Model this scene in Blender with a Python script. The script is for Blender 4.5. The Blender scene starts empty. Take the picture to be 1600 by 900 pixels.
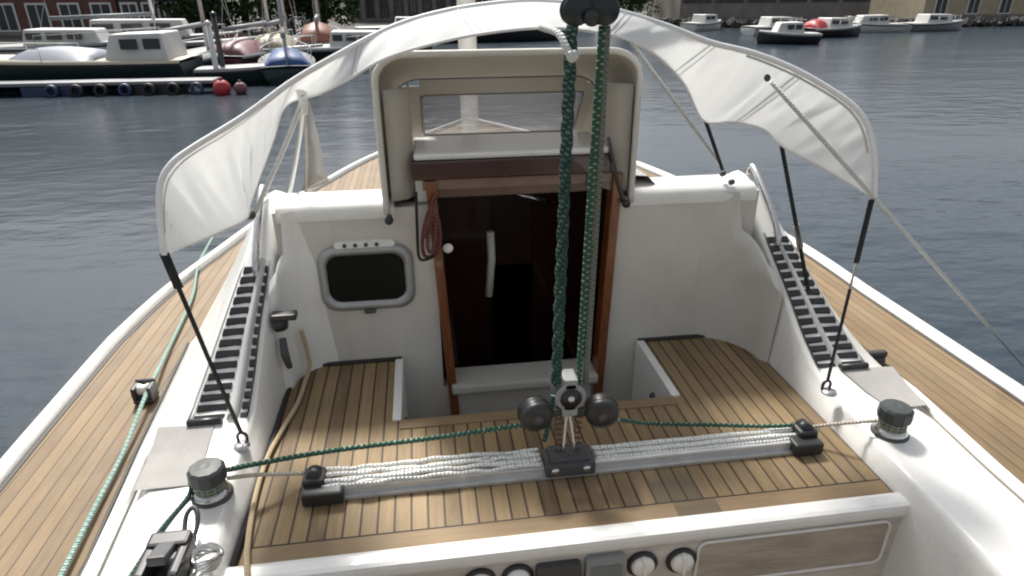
import bpy, bmesh, math, random
from mathutils import Vector, Matrix, Euler
random.seed(7)
R = math.radians
S = bpy.context.scene
col = S.collection

# ------------------------------------------------------------------ camera
cd = bpy.data.cameras.new('camera')
cd.sensor_width = 36.0; cd.sensor_fit = 'HORIZONTAL'; cd.lens = 22.5
cd.clip_start = 0.05; cd.clip_end = 2000
cam = bpy.data.objects.new('camera', cd); col.objects.link(cam)
def aim(loc, yaw, pitch, roll):
    y, p, r = R(yaw), R(pitch), R(roll)
    fw = Vector((math.sin(y)*math.cos(p), math.cos(y)*math.cos(p), -math.sin(p)))
    rt = Vector((math.cos(y), -math.sin(y), 0)); up = rt.cross(fw)
    rt2 = rt*math.cos(r)-up*math.sin(r); up2 = up*math.cos(r)+rt*math.sin(r)
    m = Matrix((rt2, up2, -fw)).transposed().to_4x4(); m.translation = Vector(loc)
    cam.matrix_world = m
aim((0, 0, 1.25), 7.8, 24.7, 0.4)
S.camera = cam

# ------------------------------------------------------------------ sky + sun
w = bpy.data.worlds.new('World'); S.world = w; w.use_nodes = True
wn = w.node_tree; bg = wn.nodes['Background']
sky = wn.nodes.new('ShaderNodeTexSky'); sky.sky_type = 'NISHITA'; sky.sun_disc = False
SUN_EL, SUN_AZ = 51.0, -14.0           # azimuth from +Y (bow) towards +X (starboard)
sky.sun_elevation = R(SUN_EL); sky.sun_rotation = R(SUN_AZ)
sky.dust_density = 4.0; sky.air_density = 1.0; sky.ozone_density = 1.0
hs = wn.nodes.new('ShaderNodeHueSaturation'); hs.inputs['Saturation'].default_value = 0.26
wn.links.new(sky.outputs[0], hs.inputs['Color']); wn.links.new(hs.outputs[0], bg.inputs[0])
bg.inputs[1].default_value = 0.086
sd = bpy.data.lights.new('sun', 'SUN'); sd.energy = 3.3; sd.angle = R(10); sd.color = (1.0, 0.96, 0.90)
sun = bpy.data.objects.new('sun', sd); col.objects.link(sun)
dirv = Vector((math.sin(R(SUN_AZ))*math.cos(R(SUN_EL)), math.cos(R(SUN_AZ))*math.cos(R(SUN_EL)), math.sin(R(SUN_EL))))
sun.rotation_euler = dirv.to_track_quat('Z', 'Y').to_euler(); sun.location = dirv*30

S.view_settings.view_transform = 'Standard'; S.view_settings.look = 'None'
S.view_settings.exposure = 0.98; S.view_settings.gamma = 1.0
S.render.engine = 'CYCLES'
S.render.filter_size = 2.1
S.cycles.filter_width = 2.1

# ------------------------------------------------------------------ materials
def mat(name, color, rough=0.5, metal=0.0, spec=0.5, noise=0.0, nscale=8.0, bump=0.0, bscale=60.0, var=None, stretch=(1, 1, 1), coat=0.0):
    m = bpy.data.materials.new(name); m.use_nodes = True
    n = m.node_tree; b = n.nodes['Principled BSDF']
    b.inputs['Base Color'].default_value = (*color, 1); b.inputs['Roughness'].default_value = rough
    b.inputs['Metallic'].default_value = metal; b.inputs['Specular IOR Level'].default_value = spec
    b.inputs['Coat Weight'].default_value = coat
    tc = n.nodes.new('ShaderNodeTexCoord'); mp = n.nodes.new('ShaderNodeMapping'); mp.inputs['Scale'].default_value = stretch
    n.links.new(tc.outputs['Object'], mp.inputs[0])
    if noise > 0:
        t = n.nodes.new('ShaderNodeTexNoise'); t.inputs['Scale'].default_value = nscale; t.inputs['Detail'].default_value = 6
        t.inputs['Roughness'].default_value = .65
        n.links.new(mp.outputs[0], t.inputs['Vector'])
        r = n.nodes.new('ShaderNodeValToRGB')
        c2 = var if var else tuple(max(0, c*(1-noise)) for c in color)
        r.color_ramp.elements[0].position = .3; r.color_ramp.elements[0].color = (*c2, 1)
        r.color_ramp.elements[1].position = .7; r.color_ramp.elements[1].color = (*color, 1)
        n.links.new(t.outputs[0], r.inputs[0]); n.links.new(r.outputs[0], b.inputs['Base Color'])
        mr = n.nodes.new('ShaderNodeMapRange'); mr.inputs['To Min'].default_value = min(1, rough+.15); mr.inputs['To Max'].default_value = max(.05, rough-.05)
        n.links.new(t.outputs[0], mr.inputs[0]); n.links.new(mr.outputs[0], b.inputs['Roughness'])
    if bump > 0:
        t = n.nodes.new('ShaderNodeTexNoise'); t.inputs['Scale'].default_value = bscale; t.inputs['Detail'].default_value = 4
        n.links.new(mp.outputs[0], t.inputs['Vector'])
        bp = n.nodes.new('ShaderNodeBump'); bp.inputs['Strength'].default_value = bump; bp.inputs['Distance'].default_value = .01
        n.links.new(t.outputs[0], bp.inputs['Height']); n.links.new(bp.outputs[0], b.inputs['Normal'])
    return m

def teak_mat(name, light, dark, pitch=0.0435, caulk=0.0058, origin=0.0, axis=0, dark_span=0.0):
    m = bpy.data.materials.new(name); m.use_nodes = True
    n = m.node_tree; L = n.links; b = n.nodes['Principled BSDF']; b.inputs['Roughness'].default_value = .62
    b.inputs['Specular IOR Level'].default_value = .3
    def N(t, **k):
        x = n.nodes.new(t)
        for a, v in k.items(): setattr(x, a, v)
        return x
    tc = N('ShaderNodeTexCoord'); sp = N('ShaderNodeSeparateXYZ'); L.new(tc.outputs['Object'], sp.inputs[0])
    def M(op, a, bb=None):
        x = N('ShaderNodeMath', operation=op)
        for i, v in enumerate((a, bb)):
            if v is None: continue
            if isinstance(v, (int, float)): x.inputs[i].default_value = v
            else: L.new(v, x.inputs[i])
        return x.outputs[0]
    u = M('DIVIDE', M('SUBTRACT', sp.outputs[axis], origin), pitch)
    fr = M('FRACT', u); fl = M('FLOOR', u)
    line = M('LESS_THAN', fr, caulk/pitch)
    wn_ = N('ShaderNodeTexWhiteNoise', noise_dimensions='1D'); L.new(fl, wn_.inputs['W'])
    # grain stretched along the plank
    mp = N('ShaderNodeMapping'); mp.inputs['Scale'].default_value = (70, 5, 20) if axis == 0 else (5, 70, 20)
    L.new(tc.outputs['Object'], mp.inputs[0])
    off = N('ShaderNodeVectorMath', operation='ADD'); L.new(mp.outputs[0], off.inputs[0])
    cb = N('ShaderNodeCombineXYZ'); L.new(M('MULTIPLY', wn_.outputs['Value'], 37.0), cb.inputs[1]); L.new(cb.outputs[0], off.inputs[1])
    g = N('ShaderNodeTexNoise'); g.inputs['Scale'].default_value = 1.0; g.inputs['Detail'].default_value = 6; g.inputs['Roughness'].default_value = .7
    L.new(off.outputs[0], g.inputs['Vector'])
    big = N('ShaderNodeTexNoise'); big.inputs['Scale'].default_value = 5.0; big.inputs['Detail'].default_value = 5
    L.new(tc.outputs['Object'], big.inputs['Vector'])
    f = M('ADD', M('MULTIPLY', g.outputs[0], .60), M('MULTIPLY', wn_.outputs['Value'], .30)); f = M('SUBTRACT', f, .03); f = M('ADD', f, M('MULTIPLY', big.outputs[0], .35))
    r = N('ShaderNodeValToRGB'); r.color_ramp.elements[0].position = .32; r.color_ramp.elements[0].color = (*dark, 1)
    r.color_ramp.elements[1].position = .85; r.color_ramp.elements[1].color = (*light, 1)
    L.new(f, r.inputs[0])
    # soft grey weather stains with a shape of their own
    st = N('ShaderNodeTexNoise'); st.inputs['Scale'].default_value = 3.1; st.inputs['Detail'].default_value = 7; st.inputs['Roughness'].default_value = .7
    L.new(tc.outputs['Object'], st.inputs['Vector'])
    sr = N('ShaderNodeValToRGB'); sr.color_ramp.elements[0].position = .52; sr.color_ramp.elements[0].color = (0, 0, 0, 1)
    sr.color_ramp.elements[1].position = .75; sr.color_ramp.elements[1].color = (.5, .5, .5, 1); L.new(st.outputs[0], sr.inputs[0])
    mg = N('ShaderNodeMix', data_type='RGBA'); L.new(sr.outputs[0], mg.inputs['Factor']); L.new(r.outputs[0], mg.inputs['A']); mg.inputs['B'].default_value = (.20, .165, .12, 1)
    src = mg.outputs['Result']
    if dark_span:      # a few planks and the margin board end are mixed towards a darker brown
        inx_ = M('MULTIPLY', M('GREATER_THAN', sp.outputs[0], dark_span[0]), M('LESS_THAN', sp.outputs[0], dark_span[1]))
        iny_ = N('ShaderNodeMapRange'); iny_.inputs[1].default_value = dark_span[2]; iny_.inputs[2].default_value = dark_span[2]-.05; L.new(M('ADD', sp.outputs[1], M('MULTIPLY', g.outputs[0], .05)), iny_.inputs[0])
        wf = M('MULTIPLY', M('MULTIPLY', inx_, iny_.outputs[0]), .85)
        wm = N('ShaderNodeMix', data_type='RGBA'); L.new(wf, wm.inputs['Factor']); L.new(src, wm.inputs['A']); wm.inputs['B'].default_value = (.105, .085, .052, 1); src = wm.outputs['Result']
    mx = N('ShaderNodeMix', data_type='RGBA'); L.new(line, mx.inputs['Factor']); L.new(src, mx.inputs['A'])
    mx.inputs['B'].default_value = (.055, .038, .026, 1); L.new(mx.outputs['Result'], b.inputs['Base Color'])
    bp = N('ShaderNodeBump'); bp.inputs['Strength'].default_value = .5; bp.inputs['Distance'].default_value = .003
    L.new(M('SUBTRACT', M('MULTIPLY', g.outputs[0], .5), line), bp.inputs['Height']); L.new(bp.outputs[0], b.inputs['Normal'])
    return m

def rope_mat(name, base, fleck, per=0.03, amt=.45):
    m = bpy.data.materials.new(name); m.use_nodes = True
    n = m.node_tree; L = n.links; b = n.nodes['Principled BSDF']; b.inputs['Roughness'].default_value = .85
    b.inputs['Specular IOR Level'].default_value = .2
    uv = n.nodes.new('ShaderNodeUVMap'); sp = n.nodes.new('ShaderNodeSeparateXYZ'); L.new(uv.outputs[0], sp.inputs[0])
    def M(op, a, bb=None):
        x = n.nodes.new('ShaderNodeMath'); x.operation = op
        for i, v in enumerate((a, bb)):
            if v is None: continue
            if isinstance(v, (int, float)): x.inputs[i].default_value = v
            else: L.new(v, x.inputs[i])
        return x.outputs[0]
    v = M('DIVIDE', sp.outputs[1], per)
    a = M('FRACT', M('ADD', v, sp.outputs[0])); c = M('FRACT', M('SUBTRACT', v, sp.outputs[0]))
    nt = n.nodes.new('ShaderNodeTexNoise'); nt.inputs['Scale'].default_value = 45; tcc = n.nodes.new('ShaderNodeTexCoord'); L.new(tcc.outputs['Object'], nt.inputs['Vector'])
    th = M('ADD', M('MULTIPLY', M('SUBTRACT', nt.outputs[0], .5), .9), amt)
    fk = M('MULTIPLY', M('MULTIPLY', M('LESS_THAN', a, th), M('LESS_THAN', c, amt+.2)), M('ADD', .35, nt.outputs[0]))
    mx = n.nodes.new('ShaderNodeMix'); mx.data_type = 'RGBA'; L.new(fk, mx.inputs['Factor'])
    mx.inputs['A'].default_value = (*base, 1); mx.inputs['B'].default_value = (*fleck, 1); L.new(mx.outputs['Result'], b.inputs['Base Color'])
    hh = M('ADD', M('SINE', M('MULTIPLY', a, 6.283*2)), M('SINE', M('MULTIPLY', c, 6.283*2)))
    bp = n.nodes.new('ShaderNodeBump'); bp.inputs['Strength'].default_value = .6; bp.inputs['Distance'].default_value = .002
    L.new(hh, bp.inputs['Height']); L.new(bp.outputs[0], b.inputs['Normal'])
    return m

def cloth_mat(name, color, trans=.25, rough=.85, bump=.25, bscale=14):
    m = mat(name, color, rough, spec=.2, noise=.10, nscale=6, bump=bump, bscale=bscale)
    n = m.node_tree; b = n.nodes['Principled BSDF']; o = n.nodes['Material Output']
    t = n.nodes.new('ShaderNodeBsdfTranslucent'); t.inputs[0].default_value = (*color, 1)
    mx = n.nodes.new('ShaderNodeMixShader'); mx.inputs[0].default_value = trans
    n.links.new(b.outputs[0], mx.inputs[1]); n.links.new(t.outputs[0], mx.inputs[2]); n.links.new(mx.outputs[0], o.inputs[0])
    return m

def gel(name, color, stain):
    m = mat(name, color, .26, spec=.5, noise=.07, nscale=3.0, bump=.06, bscale=8, coat=.25)
    n = m.node_tree; L = n.links; b = n.nodes['Principled BSDF']
    src = b.inputs['Base Color'].links[0].from_socket
    tc = n.nodes.new('ShaderNodeTexCoord')
    def nz(sc, st, lo, hi, det=8):
        mp = n.nodes.new('ShaderNodeMapping'); mp.inputs['Scale'].default_value = st; L.new(tc.outputs['Object'], mp.inputs[0])
        t = n.nodes.new('ShaderNodeTexNoise'); t.inputs['Scale'].default_value = sc; t.inputs['Detail'].default_value = det; t.inputs['Roughness'].default_value = .7
        L.new(mp.outputs[0], t.inputs['Vector']); r = n.nodes.new('ShaderNodeMapRange'); r.inputs[1].default_value = lo; r.inputs[2].default_value = hi; L.new(t.outputs[0], r.inputs[0]); return r.outputs[0]
    streak = nz(6.0, (3.5, 3.5, .35), .52, .80); grime = nz(2.2, (1, 1, 1), .50, .78); speck = nz(55, (1, 1, 1), .66, .76, 3)
    f = n.nodes.new('ShaderNodeMath'); f.operation = 'MAXIMUM'; L.new(streak, f.inputs[0]); L.new(grime, f.inputs[1])
    g = n.nodes.new('ShaderNodeMath'); g.operation = 'MULTIPLY'; g.inputs[1].default_value = .55; L.new(f.outputs[0], g.inputs[0])
    mx = n.nodes.new('ShaderNodeMix'); mx.data_type = 'RGBA'; L.new(g.outputs[0], mx.inputs['Factor']); L.new(src, mx.inputs['A']); mx.inputs['B'].default_value = (*stain, 1)
    h = n.nodes.new('ShaderNodeMath'); h.operation = 'MULTIPLY'; h.inputs[1].default_value = .35; L.new(speck, h.inputs[0])
    m2 = n.nodes.new('ShaderNodeMix'); m2.data_type = 'RGBA'; L.new(h.outputs[0], m2.inputs['Factor']); L.new(mx.outputs['Result'], m2.inputs['A']); m2.inputs['B'].default_value = (.25, .22, .18, 1)
    L.new(m2.outputs['Result'], b.inputs['Base Color']); return m

M = {}
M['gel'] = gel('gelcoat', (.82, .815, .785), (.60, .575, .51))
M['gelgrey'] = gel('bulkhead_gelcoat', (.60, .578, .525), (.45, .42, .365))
M['nonslip'] = mat('grey_nonslip', (.37, .36, .345), .9, noise=.15, nscale=12, bump=.3, bscale=400, spec=.15)
M['teak'] = teak_mat('teak_planks', (.345, .245, .130), (.140, .094, .048), origin=-.53, dark_span=(.5575, .688, 1.40))
M['teakm'] = teak_mat('teak_margin', (.29, .205, .115), (.17, .115, .064), pitch=40, caulk=.0001, origin=-20, axis=1, dark_span=(.60, .72, 1.30))
M['sidedeck'] = teak_mat('teak_side_deck', (.245, .170, .092), (.125, .085, .047), pitch=.042, caulk=.0035)
M['caulk'] = mat('black_caulk', (.025, .023, .022), .6)
M['mahog'] = mat('varnished_mahogany', (.30, .095, .028), .22, noise=.5, nscale=9, stretch=(8, 8, 1), coat=.6)
M['mahogd'] = mat('dark_mahogany', (.050, .010, .008), .25, noise=.5, nscale=9, stretch=(1, 8, 8), coat=.5)
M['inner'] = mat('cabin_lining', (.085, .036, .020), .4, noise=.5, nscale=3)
M['innerl'] = mat('cabin_cream_trim', (.80, .76, .66), .5)
M['steel'] = mat('stainless_steel', (.62, .62, .62), .22, 1.0, noise=.08, nscale=30)
M['alu'] = mat('anodised_track', (.68, .68, .67), .42, .65, noise=.2, nscale=25)
M['portal'] = mat('portlight_alloy', (.40, .41, .41), .38, .6, noise=.12, nscale=20)
M['black'] = mat('black_plastic', (.018, .018, .019), .35, noise=.4, nscale=12, var=(.035, .035, .035))
M['blackg'] = mat('black_rubber', (.022, .022, .024), .6)
M['greyp'] = mat('grey_plastic', (.30, .31, .31), .45, noise=.12, nscale=15)
M['dgrey'] = mat('dark_grey_plastic', (.075, .075, .08), .5, noise=.15, nscale=12)
M['lens'] = mat('display_grey', (.20, .22, .22), .3, noise=.15, nscale=6)
M['glass'] = mat('dark_glass', (.005, .006, .006), .35, spec=.15)
M['white'] = mat('white_paint', (.78, .78, .75), .4, noise=.1, nscale=8)
M['knob'] = mat('white_plastic', (.90, .88, .82), .35, noise=.08, nscale=20)
M['worn'] = mat('worn_grey_wood', (.50, .44, .36), .6, noise=.45, nscale=5.5, stretch=(1, 4, 4), bump=.4, bscale=22, var=(.31, .265, .215))
M['awn'] = cloth_mat('white_sailcloth', (.90, .91, .91), .48, bump=.3, bscale=9)
M['awnh'] = mat('white_hem', (.82, .82, .81), .6)
M['hood'] = cloth_mat('beige_canvas', (.52, .485, .42), .10, bump=.3, bscale=12)
M['hoodw'] = mat('pale_piping', (.60, .58, .52), .6)
M['strap'] = mat('black_webbing', (.02, .02, .022), .75, noise=.3, nscale=60)
M['web'] = mat('grey_webbing', (.46, .45, .41), .8, noise=.2, nscale=40)
M['rgreen'] = rope_mat('green_rope', (.036, .078, .064), (.17, .24, .205), .013, .34)
M['rgreen2'] = rope_mat('green_fleck_rope', (.045, .115, .078), (.40, .48, .40), .016, .38)
M['rpale'] = rope_mat('pale_green_fleck_rope', (.28, .29, .23), (.05, .13, .075), .028, .38)
M['rwhite'] = rope_mat('white_fleck_rope', (.80, .80, .77), (.52, .54, .51), .022, .26)
M['rbeige'] = rope_mat('beige_rope', (.58, .45, .29), (.66, .54, .38), .012, .4)
M['rred'] = rope_mat('faded_red_rope', (.16, .055, .05), (.24, .13, .12), .012, .4)
M['rteal'] = rope_mat('teal_rope', (.20, .32, .29), (.38, .48, .43), .018, .5)

M['face'] = mat('stained_gelcoat', (.70, .665, .60), .45, noise=.4, nscale=5, stretch=(1, 3, 5))
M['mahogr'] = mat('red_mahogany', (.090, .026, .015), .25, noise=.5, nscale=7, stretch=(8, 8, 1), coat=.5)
M['greyw'] = mat('pale_grey_plastic', (.55, .55, .54), .4, noise=.12, nscale=12)
M['winchcap'] = mat('dark_winch_cap', (.050, .060, .058), .5, noise=.3, nscale=20)
M['mahogo'] = mat('orange_mahogany', (.23, .072, .022), .3, noise=.5, nscale=10, stretch=(8, 8, 1), coat=.4)
M['mahogb'] = mat('brown_beam', (.24, .16, .125), .35, noise=.3, nscale=10, coat=.3)
M['bronze'] = mat('tarnished_bronze', (.10, .07, .05), .5, .5)
M['blue_black'] = mat('blue_black_plastic', (.014, .020, .022), .4)
M['steelw'] = mat('pale_tube', (.62, .63, .61), .35, .2)
M['seam'] = mat('grey_seam', (.58, .59, .59), .7)
M['hoodd'] = mat('dark_beige_binding', (.22, .20, .18), .8)
M['rpale2'] = rope_mat('olive_fleck_rope', (.20, .21, .17), (.05, .11, .07), .014, .40)
M['rbeige2'] = rope_mat('cream_rope', (.62, .56, .46), (.50, .45, .36), .02, .4)
M['rwhite2'] = rope_mat('white_cord', (.66, .68, .66), (.52, .55, .54), .02, .3)
M['cream_w'] = mat('cream_wall', (.42, .37, .26), .8, noise=.3, nscale=2)

def vinyl():
    m = bpy.data.materials.new('clear_vinyl'); m.use_nodes = True
    n = m.node_tree; o = n.nodes['Material Output']
    tr = n.nodes.new('ShaderNodeBsdfTransparent'); tr.inputs[0].default_value = (.78, .77, .78, 1)
    gl = n.nodes.new('ShaderNodeBsdfGlossy'); gl.inputs['Roughness'].default_value = .08; gl.inputs['Color'].default_value = (.9, .9, .9, 1)
    df = n.nodes.new('ShaderNodeBsdfDiffuse'); df.inputs[0].default_value = (.27, .27, .285, 1)
    a = n.nodes.new('ShaderNodeMixShader'); a.inputs[0].default_value = .12
    c = n.nodes.new('ShaderNodeMixShader'); c.inputs[0].default_value = .60
    nt = n.nodes.new('ShaderNodeTexNoise'); nt.inputs['Scale'].default_value = 5
    bp = n.nodes.new('ShaderNodeBump'); bp.inputs['Strength'].default_value = .3; bp.inputs['Distance'].default_value = .03
    n.links.new(nt.outputs[0], bp.inputs['Height']); n.links.new(bp.outputs[0], gl.inputs['Normal'])
    n.links.new(tr.outputs[0], a.inputs[1]); n.links.new(gl.outputs[0], a.inputs[2])
    n.links.new(a.outputs[0], c.inputs[1]); n.links.new(df.outputs[0], c.inputs[2]); n.links.new(c.outputs[0], o.inputs[0])
    return m
M['vinyl'] = vinyl()
M['vinylg'] = vinyl(); M['vinylg'].name = 'cloudy_vinyl'; [setattr(n_.inputs[0], 'default_value', (.42, .42, .40, 1)) for n_ in M['vinylg'].node_tree.nodes if n_.type == 'BSDF_DIFFUSE']

# ------------------------------------------------------------------ mesh builder
class MB:
    def __init__(s): s.bm = bmesh.new(); s.uv = s.bm.loops.layers.uv.new('UVMap')
    def box(s, a, b, bev=0.0, rot=None, cen=None):
        a = Vector(a); b = Vector(b); c = (a+b)/2; d = b-a
        r = bmesh.ops.create_cube(s.bm, size=1.0); vs = r['verts']
        for v in vs: v.co = Vector((v.co.x*d.x, v.co.y*d.y, v.co.z*d.z))
        if bev > 0:
            es = list({e for v in vs for e in v.link_edges})
            rr = bmesh.ops.bevel(s.bm, geom=es, offset=min(bev, min(abs(d.x), abs(d.y), abs(d.z))*.45), segments=2, affect='EDGES', profile=.6)
            vs = list({v for f in rr['faces'] for v in f.verts} | {v for v in vs if v.is_valid})
            vs = list({v for v in s._island(vs[0])})
        for v in vs:
            q = v.co
            if rot is not None: q = rot @ q
            v.co = q + c
        return s
    def _island(s, v0):
        seen = {v0}; st = [v0]
        while st:
            v = st.pop()
            for e in v.link_edges:
                o = e.other_vert(v)
                if o not in seen: seen.add(o); st.append(o)
        return seen
    def prism(s, poly, z0, z1, axis='z', bev=0.0):
        def P(p, h):
            return {'z': (p[0], p[1], h), 'y': (p[0], h, p[1]), 'x': (h, p[0], p[1])}[axis]
        lo = [s.bm.verts.new(P(p, z0)) for p in poly]; hi = [s.bm.verts.new(P(p, z1)) for p in poly]
        n = len(poly); fs = [s.bm.faces.new(lo), s.bm.faces.new(hi[::-1])]
        for i in range(n): fs.append(s.bm.faces.new((lo[i], hi[i], hi[(i+1) % n], lo[(i+1) % n])))
        if bev > 0:
            es = [e for f in fs[:2] for e in f.edges]
            bmesh.ops.bevel(s.bm, geom=list(set(es)), offset=bev, segments=2, affect='EDGES', profile=.6)
        return s
    def tube(s, pts, r, seg=10, closed=False, cap=True, smooth=0):
        pts = [Vector(p) for p in pts]
        if smooth:
            if isinstance(r, (list, tuple)): r = [r[int(i/smooth)]+(r[min(len(r)-1, int(i/smooth)+1)]-r[int(i/smooth)])*((i/smooth) % 1) for i in range((len(pts)-1)*smooth+1)]
            pts = spline(pts, smooth, closed)
        n = len(pts); rings = []; L = 0
        T = []
        for i in range(n):
            a = pts[(i-1) % n] if (closed or i > 0) else pts[i]
            b = pts[(i+1) % n] if (closed or i < n-1) else pts[i]
            T.append((b-a).normalized())
        up = Vector((0, 0, 1)) if abs(T[0].z) < .9 else Vector((1, 0, 0))
        nn = (up - T[0]*up.dot(T[0])).normalized(); Ls = []
        for i in range(n):
            if i > 0:
                L += (pts[i]-pts[i-1]).length
                nn = (nn - T[i]*nn.dot(T[i]))
                nn = nn.normalized() if nn.length > 1e-6 else Vector((1, 0, 0))
            bb = T[i].cross(nn); rr = r[i] if isinstance(r, (list, tuple)) else r
            rings.append([s.bm.verts.new(pts[i]+(nn*math.cos(t)+bb*math.sin(t))*rr) for t in [2*math.pi*k/seg for k in range(seg)]]); Ls.append(L)
        m = n if closed else n-1
        for i in range(m):
            A = rings[i]; B = rings[(i+1) % n]; l0 = Ls[i]; l1 = Ls[i+1] if i+1 < n else Ls[i]+(pts[0]-pts[i]).length
            for k in range(seg):
                f = s.bm.faces.new((A[k], A[(k+1) % seg], B[(k+1) % seg], B[k])); f.smooth = True
                for lp, q in zip(f.loops, ((k/seg, l0), ((k+1)/seg, l0), ((k+1)/seg, l1), (k/seg, l1))): lp[s.uv].uv = q
        if cap and not closed:
            s.bm.faces.new(rings[0][::-1]); s.bm.faces.new(rings[-1])
        return s
    def lathe(s, prof, c=(0, 0, 0), axis=(0, 0, 1), seg=28):
        q = Vector((0, 0, 1)).rotation_difference(Vector(axis).normalized()); c = Vector(c)
        rings = []
        for (r, z) in prof:
            if r < 1e-5: rings.append([s.bm.verts.new(c+q @ Vector((0, 0, z)))])
            else: rings.append([s.bm.verts.new(c+q @ Vector((r*math.cos(t), r*math.sin(t), z))) for t in [2*math.pi*k/seg for k in range(seg)]])
        for A, B in zip(rings, rings[1:]):
            for k in range(seg):
                a0 = A[k % len(A)]; a1 = A[(k+1) % len(A)]; b0 = B[k % len(B)]; b1 = B[(k+1) % len(B)]
                vs = []
                for v in (a0, a1, b1, b0):
                    if v not in vs: vs.append(v)
                if len(vs) > 2:
                    f = s.bm.faces.new(vs); f.smooth = True
        return s
    def loft(s, secs, close=False, caps=False, smooth=True):
        rings = [[s.bm.verts.new(p) for p in sec] for sec in secs]
        for A, B in zip(rings, rings[1:]):
            n = len(A)
            for k in range(n if close else n-1):
                f = s.bm.faces.new((A[k], A[(k+1) % n], B[(k+1) % n], B[k])); f.smooth = smooth
        if caps: s.bm.faces.new(rings[0][::-1]); s.bm.faces.new(rings[-1])
        return s
    def quad(s, *p):
        s.bm.faces.new([s.bm.verts.new(q) for q in p]); return s
    def build(s, name, m, parent=None, sub=0, solid=0, bevel=0, autos=True):
        bmesh.ops.recalc_face_normals(s.bm, faces=s.bm.faces[:])
        me = bpy.data.meshes.new(name); s.bm.to_mesh(me); s.bm.free()
        o = bpy.data.objects.new(name, me); col.objects.link(o); me.materials.append(m)
        if parent is not None: o.parent = parent
        if solid: k = o.modifiers.new('t', 'SOLIDIFY'); k.thickness = solid; k.offset = 0
        if bevel: k = o.modifiers.new('b', 'BEVEL'); k.width = bevel; k.segments = 3; k.limit_method = 'ANGLE'; k.angle_limit = R(35)
        if sub: k = o.modifiers.new('s', 'SUBSURF'); k.levels = sub; k.render_levels = sub
        return o

def spline(pts, k=6, closed=False):
    pts = [Vector(p) for p in pts]; n = len(pts); out = []
    for i in range(n if closed else n-1):
        g = lambda j: pts[j % n] if closed else pts[min(max(j, 0), n-1)]
        p0, p1, p2, p3 = g(i-1), g(i), g(i+1), g(i+2)
        for q in range(k):
            t = q/k
            out.append(.5*((2*p1)+(-p0+p2)*t+(2*p0-5*p1+4*p2-p3)*t*t+(-p0+3*p1-3*p2+p3)*t**3))
    if not closed: out.append(pts[-1])
    return out
def resample(pts, n):
    pts = [Vector(p) for p in pts]; d = [0]
    for a, b in zip(pts, pts[1:]): d.append(d[-1]+(b-a).length)
    out = []; j = 0
    for i in range(n):
        t = d[-1]*i/(n-1)
        while j < len(d)-2 and d[j+1] < t: j += 1
        u = (t-d[j])/max(1e-9, d[j+1]-d[j]); out.append(pts[j].lerp(pts[j+1], min(1, u)))
    return out
def tag(o, label=None, cat=None, group=None, kind=None):
    if label: o['label'] = label
    if cat: o['category'] = cat
    if group: o['group'] = group
    if kind: o['kind'] = kind
    return o
def empty(name, loc=(0, 0, 0), rz=0):
    o = bpy.data.objects.new(name, None); o.empty_display_size = .1; col.objects.link(o); o.location = loc; o.rotation_euler.z = rz
    return o
def rrect(x0, x1, z0, z1, r, k=5):
    out = []
    for cx, cz, a in ((x1-r, z1-r, 0), (x0+r, z1-r, 90), (x0+r, z0+r, 180), (x1-r, z0+r, 270)):
        for i in range(k+1):
            t = R(a+90*i/k); out.append((cx+r*math.cos(t), cz+r*math.sin(t)))
    return out

XC = 0.345       # centreline of the boat
WL = -0.90       # water level
def off(x): return XC+x

# ================================================================== SETTING: water
def water():
    m = bpy.data.materials.new('harbour_water'); m.use_nodes = True
    n = m.node_tree; L = n.links; b = n.nodes['Principled BSDF']
    b.inputs['Base Color'].default_value = (.022, .034, .046, 1); b.inputs['Roughness'].default_value = .20
    b.inputs['IOR'].default_value = 1.33
    tc = n.nodes.new('ShaderNodeTexCoord')
    hs_ = []
    for sc, st, dt in ((1.6, (1, 1.9, 1), 4), (.35, (1, 1.5, 1), 3)):
        mp = n.nodes.new('ShaderNodeMapping'); mp.inputs['Scale'].default_value = st; mp.inputs['Rotation'].default_value = (0, 0, R(12))
        t = n.nodes.new('ShaderNodeTexNoise'); t.inputs['Scale'].default_value = sc; t.inputs['Detail'].default_value = dt
        L.new(tc.outputs['Object'], mp.inputs[0]); L.new(mp.outputs[0], t.inputs['Vector']); hs_.append(t)
    a = n.nodes.new('ShaderNodeMath'); a.operation = 'MULTIPLY_ADD'; a.inputs[1].default_value = 2.0
    L.new(hs_[1].outputs[0], a.inputs[0]); L.new(hs_[0].outputs[0], a.inputs[2])
    gm = n.nodes.new('ShaderNodeMapping'); gm.inputs['Scale'].default_value = (.05, .14, 1); gm.inputs['Rotation'].default_value = (0, 0, R(-18)); L.new(tc.outputs['Object'], gm.inputs[0])
    gt = n.nodes.new('ShaderNodeTexNoise'); gt.inputs['Scale'].default_value = 1.6; gt.inputs['Detail'].default_value = 5; L.new(gm.outputs[0], gt.inputs['Vector'])
    gr_ = n.nodes.new('ShaderNodeMapRange'); gr_.inputs[1].default_value = .38; gr_.inputs[2].default_value = .62; gr_.inputs[3].default_value = .25; gr_.inputs[4].default_value = 1.0; L.new(gt.outputs[0], gr_.inputs[0])
    bp = n.nodes.new('ShaderNodeBump'); L.new(gr_.outputs[0], bp.inputs['Strength']); bp.inputs['Distance'].default_value = .042
    L.new(a.outputs[0], bp.inputs['Height']); L.new(bp.outputs[0], b.inputs['Normal'])
    mb = MB(); mb.quad((-900, -300, WL), (900, -300, WL), (900, 1200, WL), (-900, 1200, WL))
    o = mb.build('water', m); tag(o, kind='structure', label='dark grey blue rippled harbour water around the boat')
water()

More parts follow.
